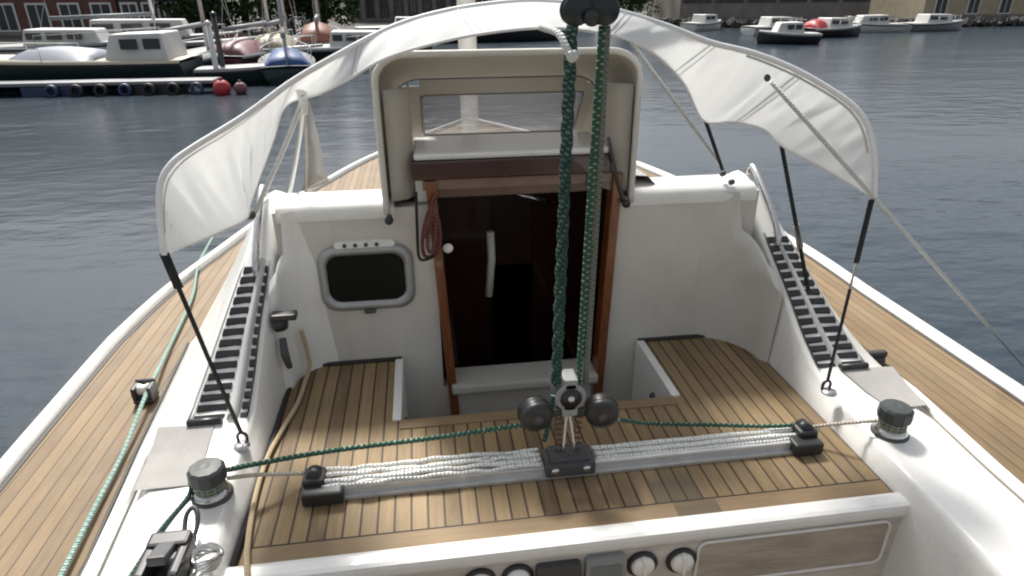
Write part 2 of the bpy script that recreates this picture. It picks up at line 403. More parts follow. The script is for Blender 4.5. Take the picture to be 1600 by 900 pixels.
# ================================================================== OWN BOAT
boat = empty('sailboat', (XC, 1.2, WL))
tag(boat, 'white sailboat with teak cockpit seats and grey bulkhead filling the foreground', 'sailboat')
boat_inv = Matrix.Translation(-Vector((XC, 1.2, WL)))
def part(mb, name, m, parent=boat, **k):
    o = mb.build(name, m, parent, **k)
    if parent is boat: o.matrix_parent_inverse = boat_inv
    return o
ZD = 0.0
# gunwale half-beam table
GW = [(-3.0, 1.05), (-1.5, 1.35), (0, 1.52), (1.2, 1.60), (2.0, 1.62), (2.8, 1.61), (3.4, 1.53), (4.0, 1.43), (4.6, 1.27), (5.3, 1.02), (6.1, .62), (6.8, .22), (7.1, .03)]
gw = spline([(p, a, 0) for a, p in GW], 6)
def cx_(y): return XC+(0 if y < 2.4 else .16*min(1, (y-2.4)/2.4))
# hull
mb = MB(); secs = []
for v in gw:
    x, y = v.x, v.y; c = cx_(y)
    secs.append([(c-x, y, -.01), (c-x*1.03, y, -.25), (c-x*.97, y, -.6), (c-x*.80, y, -1.2), (c, y, -1.6), (c+x*.80, y, -1.2), (c+x*.97, y, -.6), (c+x*1.03, y, -.25), (c+x, y, -.01)])
mb.loft(secs); part(mb, 'hull', M['gel'])
# teak side decks (one loft per side) + toe rails
CB = [(-3.0, .95), (0, 1.12), (1.2, 1.21), (1.7, 1.26), (2.4, 1.32), (3.0, 1.27)]
def cb(y):
    for (a, p), (b, q) in zip(CB, CB[1:]):
        if y <= b: return p+(q-p)*(y-a)/(b-a)
for sgn in (-1, 1):
    mb = MB(); A = []
    for v in gw:
        x, y = v.x, v.y
        inn = (cb(y)-.06) if y < 2.3 else (.46 if y < 5.1 else 0.0)
        A.append([((XC if inn > .4 else cx_(y))+sgn*min(inn, x-.02), y, 0.0), (cx_(y)+sgn*x, y, 0.0)])
    mb.loft(A, smooth=False); part(mb, 'side_deck', M['sidedeck'])
    mb = MB(); T = []
    for v in gw:
        x, y = v.x, v.y
        c = cx_(y); T.append([(c+sgn*(x-.030), y, -.005), (c+sgn*(x-.026), y, .026), (c+sgn*(x-.012), y, .032), (c+sgn*(x+.004), y, .030), (c+sgn*(x+.010), y, -.02)])
    mb.loft(T); part(mb, 'toe_rail', M['gel'])
    mb = MB(); mb.tube([(cx_(v.y)+sgn*(v.x+.020), v.y, -.012) for v in gw], .013, 8); part(mb, 'rubbing_strake', M['black'])
    mb = MB(); mb.loft([[(cx_(v.y)+sgn*(v.x-.046), v.y, .003), (cx_(v.y)+sgn*(v.x-.030), v.y, .003)] for v in gw]); part(mb, 'deck_seam', M['caulk'])

# teak cockpit: bridge and two seats, a sheet on a white moulding
YA, YF, YB = 1.195, 1.725, 2.115          # aft edge, well edge, bulkhead
XL, XR, WLX, WRX = -.515, 1.225, -.13, .785
mb = MB()
mb.prism([(XL, YA), (XR, YA), (XR+.03, 1.6), (XR+.01, 1.95), (XR-.03, 2.07), (XR-.09, YB), (WRX, YB), (WRX, YF), (WLX, YF), (WLX, YB), (XL+.04, YB), (XL, 2.0)], -.03, .004)
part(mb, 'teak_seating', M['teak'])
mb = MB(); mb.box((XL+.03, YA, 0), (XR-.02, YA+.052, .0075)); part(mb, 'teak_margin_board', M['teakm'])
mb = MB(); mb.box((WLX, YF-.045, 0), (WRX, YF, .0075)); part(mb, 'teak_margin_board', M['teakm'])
mb = MB(); mb.tube([(XL+.03, YA+.054, .006), (XR-.02, YA+.054, .006)], .0028, 6); part(mb, 'caulk_seam', M['caulk'])
# dark edge seams between the teak and the coamings
mb = MB(); mb.tube([(XL+.001, YA, .008), (XL, 1.6, .008), (XL, 2.0, .008), (XL+.05, YB-.006, .008), (WLX, YB-.006, .008)], .009, 8); part(mb, 'caulk_seam', M['caulk'])
mb = MB(); mb.tube([(WRX, YB-.006, .008), (XR-.09, YB-.006, .008), (XR-.03, 2.06, .008), (XR+.01, 1.93, .008), (XR+.028, 1.6, .008), (XR, YA, .008)], .009, 8); part(mb, 'caulk_seam', M['caulk'])
# well: white sides, trims, sole
mb = MB()
mb.box((WLX-.024, YF, -.62), (WLX+.005, YB-.002, .012), .004); part(mb, 'well_side', M['gel'])
mb = MB(); mb.box((WRX-.005, YF, -.62), (WRX+.024, YB-.002, .012), .004); part(mb, 'well_side', M['gel'])
mb = MB(); mb.box((WLX-.03, YF-.03, -.62), (WRX+.03, YF, -.031)); part(mb, 'well_side', M['gel'])
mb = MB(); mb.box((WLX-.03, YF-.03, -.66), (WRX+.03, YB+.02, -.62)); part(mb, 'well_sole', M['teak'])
for x_, y_ in ((WRX-.0055, 1.88), (WLX+.0055, 1.86)):
    mb = MB(); mb.lathe([(0, .012), (.012, .012), (.016, .004), (.018, 0)], (x_, y_, -.10), (-1 if x_ > 0 else 1, 0, 0), 16); part(mb, 'drain_fitting', M['dgrey'])

# aft face of the bridge: white lip, worn panel, instruments
FY = 1.15
mb = MB(); mb.box((XL-.02, FY-.012, -.026), (XR+.10, YA-.001, .016), .014); part(mb, 'bridge_lip', M['gel'])
mb = MB(); mb.box((XL-.02, FY, -.62), (XR+.10, YA-.004, -.024)); part(mb, 'bridge_face', M['face'])
mb = MB(); mb.prism(rrect(.645, 1.175, -.185, -.045, .02), FY-.004, FY+.01, 'y'); part(mb, 'worn_panel', M['worn'])
mb = MB(); mb.tube([(p[0], FY-.004, p[1]) for p in rrect(.640, 1.180, -.190, -.040, .024)], .0045, 8, closed=True); part(mb, 'panel_frame', M['gel'])
for kx, kz, nub in ((.072, -.080, 0), (.166, -.080, 0), (.490, -.088, 1), (.596, -.092, 1)):
    mb = MB(); mb.lathe([(.024, 0), (.040, .0), (.041, .010), (.035, .014), (.030, .010)], (kx, FY+.001, kz), (0, -1, 0), 28)
    k = part(mb, 'instrument_gauge', M['black'])
    mb = MB(); mb.lathe([(.031, 0), (.030, .016), (.024, .022), (0, .024)], (kx, FY-.002, kz), (0, -1, 0), 24)
    if nub:
        q = [(kx-.014, kz+.012), (kx+.014, kz+.012), (kx+.004, kz+.035), (kx-.004, kz+.035)]
        mb.prism(q, FY-.024, FY-.004, 'y', .002); mb.box((kx-.004, FY-.032, kz-.024), (kx+.004, FY-.02, kz+.03), .002)
    part(mb, 'cap', M['knob'], k)
mb = MB(); mb.prism(rrect(.212, .326, -.150, -.046, .01), FY-.022, FY+.001, 'y', .004); k = part(mb, 'display_cover', M['dgrey'])
mb = MB(); mb.prism(rrect(.338, .442, -.150, -.038, .012), FY-.024, FY+.001, 'y', .005); k = part(mb, 'instrument_display', M['greyp'])
mb = MB(); mb.prism(rrect(.350, .430, -.120, -.056, .006), FY-.0265, FY-.0235, 'y'); part(mb, 'screen', M['lens'], k)

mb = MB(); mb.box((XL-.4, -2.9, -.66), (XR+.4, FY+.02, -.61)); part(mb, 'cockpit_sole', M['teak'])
mb = MB(); mb.box((XL-.03, -2.9, -.62), (XL-.005, FY-.02, .0)); part(mb, 'cockpit_side', M['gel'])
mb = MB(); mb.box((XR+.005, -2.9, -.62), (XR+.03, FY-.02, .0)); part(mb, 'cockpit_side', M['gel'])
# coamings: lofted hump, low aft and ramping up to the bulkhead
def lip(y): return interp([(-3, .06), (1.2, .062), (1.55, .075), (1.68, .10), (1.78, .17), (2.12, .47), (2.24, .565), (2.34, .60), (2.6, .60)], y)
def interp(T, y):
    for (a, p), (b, q) in zip(T, T[1:]):
        if y <= b: return p+(q-p)*max(0, (y-a)/(b-a))
    return T[-1][1]
def inx(y): return interp([(-3, .74), (0, .86), (1.2, .883), (1.6, .905), (1.9, .885), (2.12, .86), (2.6, .84)], y)
def outx(y): return interp([(-3, .92), (0, 1.06), (1.2, 1.13), (1.55, 1.15), (1.75, 1.10), (2.12, .965), (2.3, .93), (2.6, .92)], y)
def cbase(y): return interp([(-3, .98), (0, 1.13), (1.2, 1.205), (1.7, 1.255), (2.4, 1.31), (2.6, 1.30)], y)
ys = [-3, -2, -1, 0, .6, .9, 1.1, 1.2, 1.3, 1.4, 1.5, 1.55, 1.6, 1.65, 1.7, 1.75, 1.8, 1.85, 1.9, 1.95, 2.0, 2.05, 2.1, 2.15, 2.2, 2.25, 2.3, 2.36]
for sgn in (-1, 1):
    mb = MB(); secs = []
    for y in ys:
        z = lip(y); a = inx(y); o_ = outx(y); c = cbase(y)
        a0 = .872 if y < 1.9 else .872-(y-1.9)*.10
        sec = [(a0-.012, -.30), (a0-.004, 0.0), (a0+(a-a0)*.55, z*.6), (a, z-.018), (a+.006, z-.004), (a+.022, z+.002),
               (a+(o_-a)*.5, z+.006), (o_-.03, z+.002), (o_-.006, z-.010), (o_+.012, z-.035 if z > .1 else z-.02),
               (o_+(c-o_)*.45, z*.50), (c-.02, .022), (c, .004), (c+.004, -.05)]
        secs.append([(XC+sgn*p, y, q) for p, q in sec])
    mb.loft(secs, caps=True)
    part(mb, 'coaming', M['gel'])
    # black seam where the coaming meets the teak side deck
    mb = MB(); mb.tube([(XC+sgn*(cbase(y)+.006), y, .004) for y in ys], .005, 6); part(mb, 'caulk_seam', M['caulk'])
    # grey non slip patch
    mb = MB()
    P = [(1.0, 1.42), (1.15, 1.42), (1.165, 1.66), (1.005, 1.65)] if sgn < 0 else [(1.03, 1.46), (1.16, 1.46), (1.17, 1.65), (.985, 1.66)]
    vs = []
    for iy in range(7):
        row = []
        for ix in range(7):
            u = ix/6; v = iy/6
            a = Vector(P[0]).lerp(Vector(P[1]), u); b = Vector(P[3]).lerp(Vector(P[2]), u); q = a.lerp(b, v)
            row.append((XC+sgn*q.x, q.y, lip(q.y)+.0095))
        vs.append(row)
    mb.loft(vs); part(mb, 'nonslip_patch', M['nonslip'])
    # ventilation grille on the ramp: two rows of black louvres and a pale spine
    def rp(o_, y, h=0): return Vector((XC+sgn*o_, y, lip(y)+.007+h))
    def onramp(u, t, h=0):     # u across the ramp 0..1, t up the ramp 0..1
        y = 1.672+t*.405
        return rp(inx(y)+.012+(outx(y)-inx(y)-.02)*u, y, h)
    mb = MB(); N = 15
    for i in range(N):
        t0 = i/N; t1 = t0+.46/N
        for (u0, u1) in (((.36, .80), (.03, .13)) if sgn < 0 else ((.47, .84), (.04, .34))):
            a, b, c, d = onramp(u0, t0, .003), onramp(u1, t0, .003), onramp(u1, t1, .006), onramp(u0, t1, .006)
            lo = [p-Vector((0, 0, .012)) for p in (a, b, c, d)]
            V = [mb.bm.verts.new(p) for p in (a, b, c, d, *lo)]
            for f in ((0, 1, 2, 3), (4, 7, 6, 5), (0, 4, 5, 1), (1, 5, 6, 2), (2, 6, 7, 3), (3, 7, 4, 0)): mb.bm.faces.new([V[k] for k in f])
    gr = part(mb, 'vent_grille', M['black'])
    mb = MB()
    us = (.16, .33) if sgn < 0 else (.36, .45)
    mb.loft([[onramp(us[0], t, .004), onramp(us[0]+.03, t, .017), onramp(us[1]-.03, t, .017), onramp(us[1], t, .004)] for t in [i/12 for i in range(13)]])
    part(mb, 'spine', M['greyw'], gr)
    mb = MB(); a = onramp(.02, -.035, .006); b = onramp(1.0, -.035, .006); mb.tube([onramp(.36, -.03, .007), onramp(.84, -.03, .007)], .011, 8); part(mb, 'end_bar', M['black'], gr)
    mb = MB(); mb.tube([onramp(.02, t, .004) for t in [i/12 for i in range(13)]], .003, 6); part(mb, 'edge_strip', M['black'], gr); mb = MB()
    mb.tube([onramp(.86, t, .005) for t in [i/12 for i in range(13)]], .003, 6); part(mb, 'edge_strip', M['greyw'], gr)
    # grab rail above the grille
    mb = MB(); y0, y1 = 2.06, 2.30; oo = .5*(inx(2.1)+outx(2.1))
    mb.tube([rp(oo, y0-.02, .0), rp(oo, y0, .035), rp(oo+.0, (y0+y1)/2, .035), rp(oo, y1, .04), rp(oo, y1+.02, 0)], .012, 10, smooth=6)
    part(mb, 'grab_rail', M['steel'])
    # upstand moulding along the outer coaming edge
    mb = MB(); mb.tube([(XC+sgn*(outx(y)+.03), y, lip(y)*.86+.002) for y in ys if y < 1.7], .016, 8); part(mb, 'coaming_bead', M['gel'])

# bulkhead with the companionway opening
CL, CR, CZ0, CZ1 = .020, .655, -.135, .70
ZT = .595
BX0, BX1 = XC-.855, XC+.855
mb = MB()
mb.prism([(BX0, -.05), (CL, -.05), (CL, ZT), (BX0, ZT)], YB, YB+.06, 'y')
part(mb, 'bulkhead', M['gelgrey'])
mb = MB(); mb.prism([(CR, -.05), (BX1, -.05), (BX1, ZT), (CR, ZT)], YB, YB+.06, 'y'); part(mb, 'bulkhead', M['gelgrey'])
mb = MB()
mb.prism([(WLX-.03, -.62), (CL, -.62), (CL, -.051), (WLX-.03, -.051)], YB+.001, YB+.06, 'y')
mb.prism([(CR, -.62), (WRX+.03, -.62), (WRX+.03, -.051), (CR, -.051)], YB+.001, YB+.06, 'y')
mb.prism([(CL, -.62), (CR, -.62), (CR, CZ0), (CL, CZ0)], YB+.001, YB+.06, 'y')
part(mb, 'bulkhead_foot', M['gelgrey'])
# bevelled corner mouldings and soft radius where the bulkhead meets the coaming
for sgn in (-1, 1):
    mb = MB(); rad = .11 if sgn < 0 else .20; secs = []
    for z in (0.004, .1, .2, .3, .4, .47, .53, .57, .596):
        k = 1.0 if z < .4 else 1-.35*(z-.4)/.2
        r = rad*k*(1.25-.5*z if sgn < 0 else 1.0)
        x0 = inx(YB)*.995 - (.0 if z > .3 else .012*(.3-z)/.3)
        secs.append([(XC+sgn*(x0+.02), YB-r-.03, z)]+[(XC+sgn*(x0-r+r*math.cos(t)), YB-r+r*math.sin(t)-.001, z) for t in [math.pi/2*i/8 for i in range(9)]]+[(XC+sgn*(x0-r-.02), YB+.004, z)])
    # keep the fillet inside the coaming where the coaming is lower
    secs = [[Vector((p[0], p[1], min(p[2], lip(max(p[1], 1.2))+.012 if p[1] < YB-.02 else .597))) for p in s_] for s_ in secs]
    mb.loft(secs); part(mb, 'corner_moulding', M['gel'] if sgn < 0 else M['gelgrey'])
# white cap of the bulkhead, with rounded nose
for a, b in ((BX0+.01, CL-.13), (CR+.06, BX1-.01)):
    mb = MB(); mb.loft([[(x, YB-.002, ZT-.035), (x, YB-.006, ZT-.012), (x, YB+.004, ZT+.008), (x, YB+.03, ZT+.022), (x, YB+.16, ZT+.022), (x, YB+.22, ZT+.0), (x, YB+.24, ZT-.6)] for x in (a, (a+b)/2, b)])
    part(mb, 'bulkhead_cap', M['gel'])
# coachroof and its hatch
mb = MB(); secs = []
for y, h, wd in ((YB+.06, .66, .50), (2.6, .64, .50), (3.1, .585, .48), (3.6, .46, .46), (4.3, .24, .42), (4.9, .08, .36), (5.2, .01, .30)):
    s_ = [(XC-wd-.06, y, 0), (XC-wd, y, h-.06), (XC-wd+.05, y, h-.01), (XC, y, h+.03), (XC+wd-.05, y, h-.01), (XC+wd, y, h-.06), (XC+wd+.06, y, 0)]
    secs.append(s_)
mb.loft(secs); part(mb, 'coachroof', M['gel'])
mb = MB(); mb.box((CL-.055, YB-.01, .752), (CR-.03, YB+.28, .776), .012); part(mb, 'sliding_hatch', M['gel'])
mb = MB(); mb.box((CL-.06, YB-.02, .688), (CR-.02, YB+.035, .7515), .006); part(mb, 'hatch_beam', M['mahogd'])
mb = MB(); mb.box((CL-.03, YB-.005, .650), (CR-.01, YB+.03, .687), .004); part(mb, 'hatch_sill', M['mahogb'])
mb = MB(); mb.box((CL-.055, YB+.036, .60), (CL-.0, YB+.28, .75)); part(mb, 'hatch_runner', M['gel'])
mb = MB(); mb.box((CR-.0, YB+.036, .60), (CR+.03, YB+.28, .75)); part(mb, 'hatch_runner', M['gel'])
# companionway jambs (slanting in towards the foot), sill and steps
def jamb(x0t, x0b, wd):
    mb = MB(); mb.prism([(x0b, -.262), (x0b+wd, -.262), (x0t+wd, .685), (x0t, .685)], YB-.022, YB+.05, 'y', .004); return mb
part(jamb(CL-.022, CL+.022, .034), 'companionway_jamb', M['mahogo'])
part(jamb(CR-.012, CR-.038, .034), 'companionway_jamb', M['mahogo'])
for x_, z_ in ((CL+.039, -.272), (CR-.021, -.272)):
    mb = MB(); mb.box((x_-.017, YB-.024, z_-.014), (x_+.017, YB+.0, z_+.014), .004); part(mb, 'jamb_foot', M['black'])
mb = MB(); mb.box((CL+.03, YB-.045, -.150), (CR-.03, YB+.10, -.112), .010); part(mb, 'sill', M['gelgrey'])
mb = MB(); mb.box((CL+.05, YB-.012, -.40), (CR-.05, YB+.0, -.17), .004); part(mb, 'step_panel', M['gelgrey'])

# cabin interior seen through the opening
mb = MB()
x0, x1, y0, y1, z0, z1 = XC-.95, XC+.95, YB+.062, 5.0, -.75, -.03
mb.quad((x0, y0, z0), (x0, y1, z0), (x0, y1, z1), (x0, y0, z1)); mb.quad((x1, y0, z0), (x1, y1, z0), (x1, y1, z1), (x1, y0, z1))
mb.quad((x0, y1, z0), (x1, y1, z0), (x1, y1, z1), (x0, y1, z1)); mb.quad((x0, y0, z0), (x1, y0, z0), (x1, y1, z0), (x0, y1, z0))
u0, u1, yt = XC-.44, XC+.44, 3.05
mb.quad((x0, y0, z1), (u0, y0, z1), (u0, y1, z1), (x0, y1, z1)); mb.quad((x1, y0, z1), (u1, y0, z1), (u1, y1, z1), (x1, y1, z1)); mb.quad((u0, yt, z1), (u1, yt, z1), (u1, y1, z1), (u0, y1, z1))
mb.quad((u0, y0, z1), (u0, yt, z1), (u0, yt, .56), (u0, y0, .56)); mb.quad((u1, y0, z1), (u1, yt, z1), (u1, yt, .56), (u1, y0, .56))
mb.quad((u0, yt, z1), (u1, yt, z1), (u1, yt, .56), (u0, yt, .56)); mb.quad((u0, y0+.55, .57), (u1, y0+.55, .57), (u1, yt, .57), (u0, yt, .57))
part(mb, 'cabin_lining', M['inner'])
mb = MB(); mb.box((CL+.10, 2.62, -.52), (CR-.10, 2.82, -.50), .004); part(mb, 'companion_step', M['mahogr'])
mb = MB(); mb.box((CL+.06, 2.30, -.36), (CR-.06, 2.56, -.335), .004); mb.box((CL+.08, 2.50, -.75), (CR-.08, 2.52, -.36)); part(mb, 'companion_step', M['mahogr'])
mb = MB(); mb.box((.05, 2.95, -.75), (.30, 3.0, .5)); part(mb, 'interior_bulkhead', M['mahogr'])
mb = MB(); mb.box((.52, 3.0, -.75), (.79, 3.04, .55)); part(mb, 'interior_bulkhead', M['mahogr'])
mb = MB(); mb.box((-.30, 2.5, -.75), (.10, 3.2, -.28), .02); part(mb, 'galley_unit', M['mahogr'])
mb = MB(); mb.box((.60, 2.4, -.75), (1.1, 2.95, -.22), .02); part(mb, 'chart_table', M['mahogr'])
mb = MB(); mb.tube([(0.253, 2.500, 0.353), (0.256, 2.500, 0.230), (0.241, 2.500, 0.060)], .017, 10); part(mb, 'cabin_hand_post', M['innerl'])
mb = MB(); mb.tube([(0.345, 2.500, 0.513), (0.424, 2.500, 0.493), (0.510, 2.500, 0.462)], .010, 8); part(mb, 'cabin_lamp_rail', M['steel'])
mb = MB(); mb.box((CL+.0, YB+.12, .585), (CR, YB+.17, .64), .006); part(mb, 'deck_beam', M['mahogb'])

# portlight
mb = MB()
PX0, PX1, PZ0, PZ1 = -.372, -.078, .243, .452
outer = rrect(PX0-.016, PX1+.018, PZ0-.018, PZ1+.016, .062, 7); inn = rrect(PX0+.014, PX1-.014, PZ0+.016, PZ1-.014, .045, 7)
n = len(outer)
mb.loft([[(outer[i][0], YB+.002, outer[i][1]) for i in range(n)], [(outer[i][0], YB-.012, outer[i][1]) for i in range(n)],
         [(outer[i][0]*.6+inn[i][0]*.4, YB-.022, outer[i][1]*.6+inn[i][1]*.4) for i in range(n)],
         [(inn[i][0], YB-.018, inn[i][1]) for i in range(n)], [(inn[i][0], YB+.001, inn[i][1]) for i in range(n)]], close=True)
pf = part(mb, 'portlight', M['portal'])
mb = MB(); mb.prism(inn, YB-.008, YB+.001, 'y'); part(mb, 'pane', M['glass'], pf)
mb = MB(); mb.prism(rrect(PX0+.05, PX1-.04, PZ1+.012, PZ1+.034, .008), YB-.020, YB+.001, 'y', .003); hg = part(mb, 'hinge', M['gel'], pf)
for i in range(4):
    mb = MB(); mb.lathe([(0, .024), (.007, .023), (.008, 0)], (PX0+.085+i*.036, YB-.001, PZ1+.023), (0, -1, 0), 10); part(mb, 'hinge_screw', M['dgrey'], pf)
mb = MB(); mb.box(((PX0+PX1)/2-.02, YB-.024, PZ0-.030), ((PX0+PX1)/2+.02, YB+.0, PZ0-.014), .004); part(mb, 'catch', M['dgrey'], pf)

# small fittings on the bulkhead beside the companionway
for p in ((-0.129, 2.090, 0.565), (0.687, 2.090, 0.583)):
    mb = MB(); mb.lathe([(0, .03), (.013, .028), (.015, .016), (.008, .01), (.010, -.02)], p, (0, -1, 0), 16); part(mb, 'hood_turn_knob', M['black'])
mb = MB(); mb.lathe([(0, .014), (.012, .012), (.018, 0)], (0.063, 2.090, 0.447), (0, -1, 0), 14); part(mb, 'latch', M['knob'])
# left coaming pocket fittings: black pump socket with grey handle
mb = MB(); px = (-0.500, 1.959, 0.267)
mb.lathe([(0, .04), (.024, .036), (.03, .02), (.03, 0)], (XL-.005, px[1], px[2]), (1, 0, .1), 18); mb.box((XL-.01, px[1]-.03, px[2]+.02), (XL+.07, px[1]+.01, px[2]+.042), .006); part(mb, 'bilge_pump_socket', M['black'])
mb = MB(); mb.tube([(XL+.012, px[1]-.01, px[2]-.05), (XL+.016, px[1]-.03, px[2]-.10), (XL+.02, px[1]-.015, px[2]-.16)], [.011, .014, .010], 10, smooth=5); part(mb, 'pump_handle', M['dgrey'])
# winches
def winch(p, s=1.0):
    sc = lambda L_: [(a*s, b*s) for a, b in L_]
    mb = MB(); mb.lathe(sc([(.0, .0), (.056, 0), (.058, .012), (.050, .020), (.040, .034), (.038, .052), (.044, .062), (.047, .066), (.0, .068)]), p, (0, 0, 1), 40)
    o = part(mb, 'winch', M['steel'])
    mb = MB(); mb.lathe(sc([(0, .060), (.055, .060), (.059, .068), (.057, .102), (.048, .111), (.016, .114), (0, .112)]), p, (0, 0, 1), 11); [setattr(f, 'smooth', False) for f in mb.bm.faces]; part(mb, 'cap', M['winchcap'], o)
    mb = MB()
    for k in range(3): mb.tube([(p[0]+.044*s*math.cos(t), p[1]+.044*s*math.sin(t), p[2]+(.026+k*.012)*s) for t in [2*math.pi*i/24 for i in range(24)]],   .0055*s, 6, closed=True)
    part(mb, 'rope_turns', M['rpale'], o)
    mb = MB(); mb.lathe(sc([(0, 0), (.064, 0), (.064, .006), (.056, .012)]), (p[0], p[1], p[2]-.006), (0, 0, 1), 40); part(mb, 'base', M['dgrey'], o)
WPL = (-.600, 1.385, .074); WPR = (1.305, 1.365, .074)
winch(WPL, .80); winch(WPR, .80)
# strap pad eyes on the coamings
def padeye(p):
    p = Vector(p)
    mb = MB(); mb.lathe([(0, .008), (.020, .007), (.024, 0)], p+Vector((.0, -.02, 0)), (0, 0, 1), 18); o = part(mb, 'pad_eye', M['steel'])
    mb = MB(); mb.tube([p+Vector((-.012, 0, 0)), p+Vector((-.012, 0, .022)), p+Vector((0, 0, .032)), p+Vector((.012, 0, .022)), p+Vector((.012, 0, 0))], .0045, 8, smooth=4); part(mb, 'eye', M['black'], o)
EYL = (-0.570, 1.590, 0.078); EYR = (1.219, 1.562, 0.100)
padeye(EYL); padeye(EYR)
# deck jammer (left) and cleat (right) on the coaming / side deck
p = (-0.985, 1.975, 0.020)
mb = MB(); mb.box((p[0]-.032, p[1]-.03, .004), (p[0]+.032, p[1]+.03, .020), .006); mb.box((p[0]-.032, p[1]-.03, .018), (p[0]-.018, p[1]+.03, .065), .006); mb.box((p[0]+.018, p[1]-.03, .018), (p[0]+.032, p[1]+.03, .065), .006); mb.box((p[0]-.032, p[1]+.018, .05), (p[0]+.032, p[1]+.03, .072), .005)
o = part(mb, 'sheet_fairlead', M['black'])
mb = MB(); mb.lathe([(0, -.016), (.020, -.016), (.014, 0), (.020, .016), (0, .016)], (p[0], p[1], .046), (1, 0, 0), 18); part(mb, 'roller', M['knob'], o)
p = (1.609, 1.831, 0.030)
mb = MB(); mb.lathe([(0, .03), (.026, .028), (.03, 0)], (p[0], p[1], .0), (0, 0, 1), 18); mb.box((p[0]-.05, p[1]-.012, .026), (p[0]+.03, p[1]+.014, .05), .007); part(mb, 'cam_cleat', M['black'])
# jammer, block and spring shackle at the lower left of the coaming
cbx, cby = (-0.627, 1.172, 0.100)[:2]
mb = MB(); mb.box((cbx-.05, cby-.10, .056), (cbx+.045, cby+.03, .074), .006)
mb.box((cbx-.05, cby-.09, .07), (cbx-.028, cby+.03, .125), .008); mb.box((cbx+.022, cby-.09, .07), (cbx+.044, cby+.03, .125), .008)
mb.box((cbx-.048, cby-.01, .105), (cbx+.042, cby+.035, .132), .008)
jm = part(mb, 'rope_clutch', M['black'])
mb = MB(); mb.box((cbx-.022, cby-.07, .12), (cbx+.018, cby+.0, .142), .006, rot=Euler((R(-18), 0, 0)).to_matrix()); part(mb, 'lever', M['dgrey'], jm)
mb = MB(); c_ = Vector((-0.546, 1.145, 0.090))
for k in range(5): mb.tube([c_+Vector((.030*math.cos(t)+.004*k, .026*math.sin(t)-.006*k, .010*k+.008*math.sin(t*2+k))) for t in [2*math.pi*i/28 for i in range(28)]], .0045, 6, closed=True)
part(mb, 'wire_coil', M['steel'])
c_ = Vector((-0.607, 1.247, 0.100)); mb = MB()
mb.tube([c_+Vector((-.010, -.03, -.02)), c_+Vector((-.014, 0, .0)), c_+Vector((-.012, .022, .018)), c_+Vector((0, .034, .026)), c_+Vector((.012, .022, .018)), c_+Vector((.014, 0, 0)), c_+Vector((.010, -.03, -.02))], .006, 8, smooth=5)
mb.box(c_+Vector((-.014, -.055, -.028)), c_+Vector((.014, -.02, -.004)), .006); part(mb, 'snap_shackle', M['dgrey'])
# mainsheet traveller
ty = 1.417; tz = .012
mb = MB(); mb.box((-.345, ty-.016, tz-.006), (1.075, ty+.016, tz+.026), .006); mb.box((-.345, ty-.030, tz-.007), (1.075, ty+.030, tz+.002)); tr = part(mb, 'traveller_track', M['alu'])
for x_, s_ in ((-.352, -1), (1.082, 1)):
    mb = MB()
    mb.box((x_-.06 if s_ > 0 else x_-.03, ty-.045, tz-.006), (x_+.03 if s_ > 0 else x_+.08, ty+.005, tz+.034), .008)
    mb.box((x_-.03, ty-.01, tz), (x_+.03, ty+.05, tz+.052), .010)
    mb.lathe([(0, -.018), (.022, -.018), (.022, .018), (0, .018)], (x_, ty+.022, tz+.044), (0, 1, 0), 20)
    part(mb, 'track_end', M['black'], tr)
mb = MB(); cx = .352
mb.box((cx-.072, ty-.042, tz+.004), (cx+.072, ty+.040, tz+.050), .010)
mb.box((cx-.056, ty-.034, tz+.048), (cx+.056, ty+.034, tz+.062), .006)
car = part(mb, 'traveller_car', M['dgrey'], tr)
for d in (-.045, .045):
    mb = MB(); mb.lathe([(0, .004), (.010, .003), (.012, 0)], (cx+d, ty-.0425, tz+.027), (0, -1, 0), 14); part(mb, 'car_screw', M['steel'], tr)

# mast and boom carry the mainsheet (mast seen behind the spray hood)
mb = MB(); mb.tube([(.335, 4.55, .30), (.335, 4.6, 9.0)], .062, 20); part(mb, 'mast', M['white'])
mb = MB(); mb.tube([(.405, 1.36, 2.05), (.34, 4.53, 2.10)], .040, 16); part(mb, 'boom', M['white'])
# pulpit rail and stanchions far forward, lifelines
for sgn in (-1, 1):
    for y in (3.0, 5.0):
        pass

# ================================================================== MAINSHEET TACKLE (hangs between boom and traveller car)
tk = empty('mainsheet_tackle', (cx, ty, .07)); tki = Matrix.Translation(-Vector((cx, ty, .07)))
tag(tk, 'dark green four part rope tackle with black blocks rising from the middle of the traveller', 'rope tackle')
def tp(mb, name, m, par=None, **k):
    o = mb.build(name, m, par or tk, **k)
    if par is None: o.matrix_parent_inverse = tki
    return o
LB = Vector((0.351, 1.440, 0.258)); TB = Vector((0.382, 1.500, 1.216))
ax = (TB-LB).normalized()
# lower ratchet block
q = ax.to_track_quat('Z', 'Y').to_matrix()
def cheek(c, r, h, yo, t):
    pr = [(-r, -r*.3)]+[(r*math.cos(a), -r*.0+r*math.sin(a)) for a in [math.pi*(1+i/12) for i in range(1, 12)]][::1]
    return pr
mb = MB()
for yo in (-.030, .022):
    mb.lathe([(0, 0), (.040, 0), (.043, .003), (.040, .008), (0, .010)], LB+Vector((0, yo, 0)), (0, 1, 0), 28)
mb.box((LB.x-.022, LB.y-.03, LB.z-.062), (LB.x+.022, LB.y+.032, LB.z-.02), .006); mb.box((LB.x-.020, LB.y-.03, LB.z+.022), (LB.x+.020, LB.y+.032, LB.z+.055), .006)
lb = tp(mb, 'lower_block', M['greyp'])
mb = MB(); mb.lathe([(0, -.024), (.030, -.024), (.022, 0), (.030, .024), (0, .026)], LB+Vector((0, -.012, 0)), (0, 1, 0), 28); tp(mb, 'sheave', M['black'], lb)
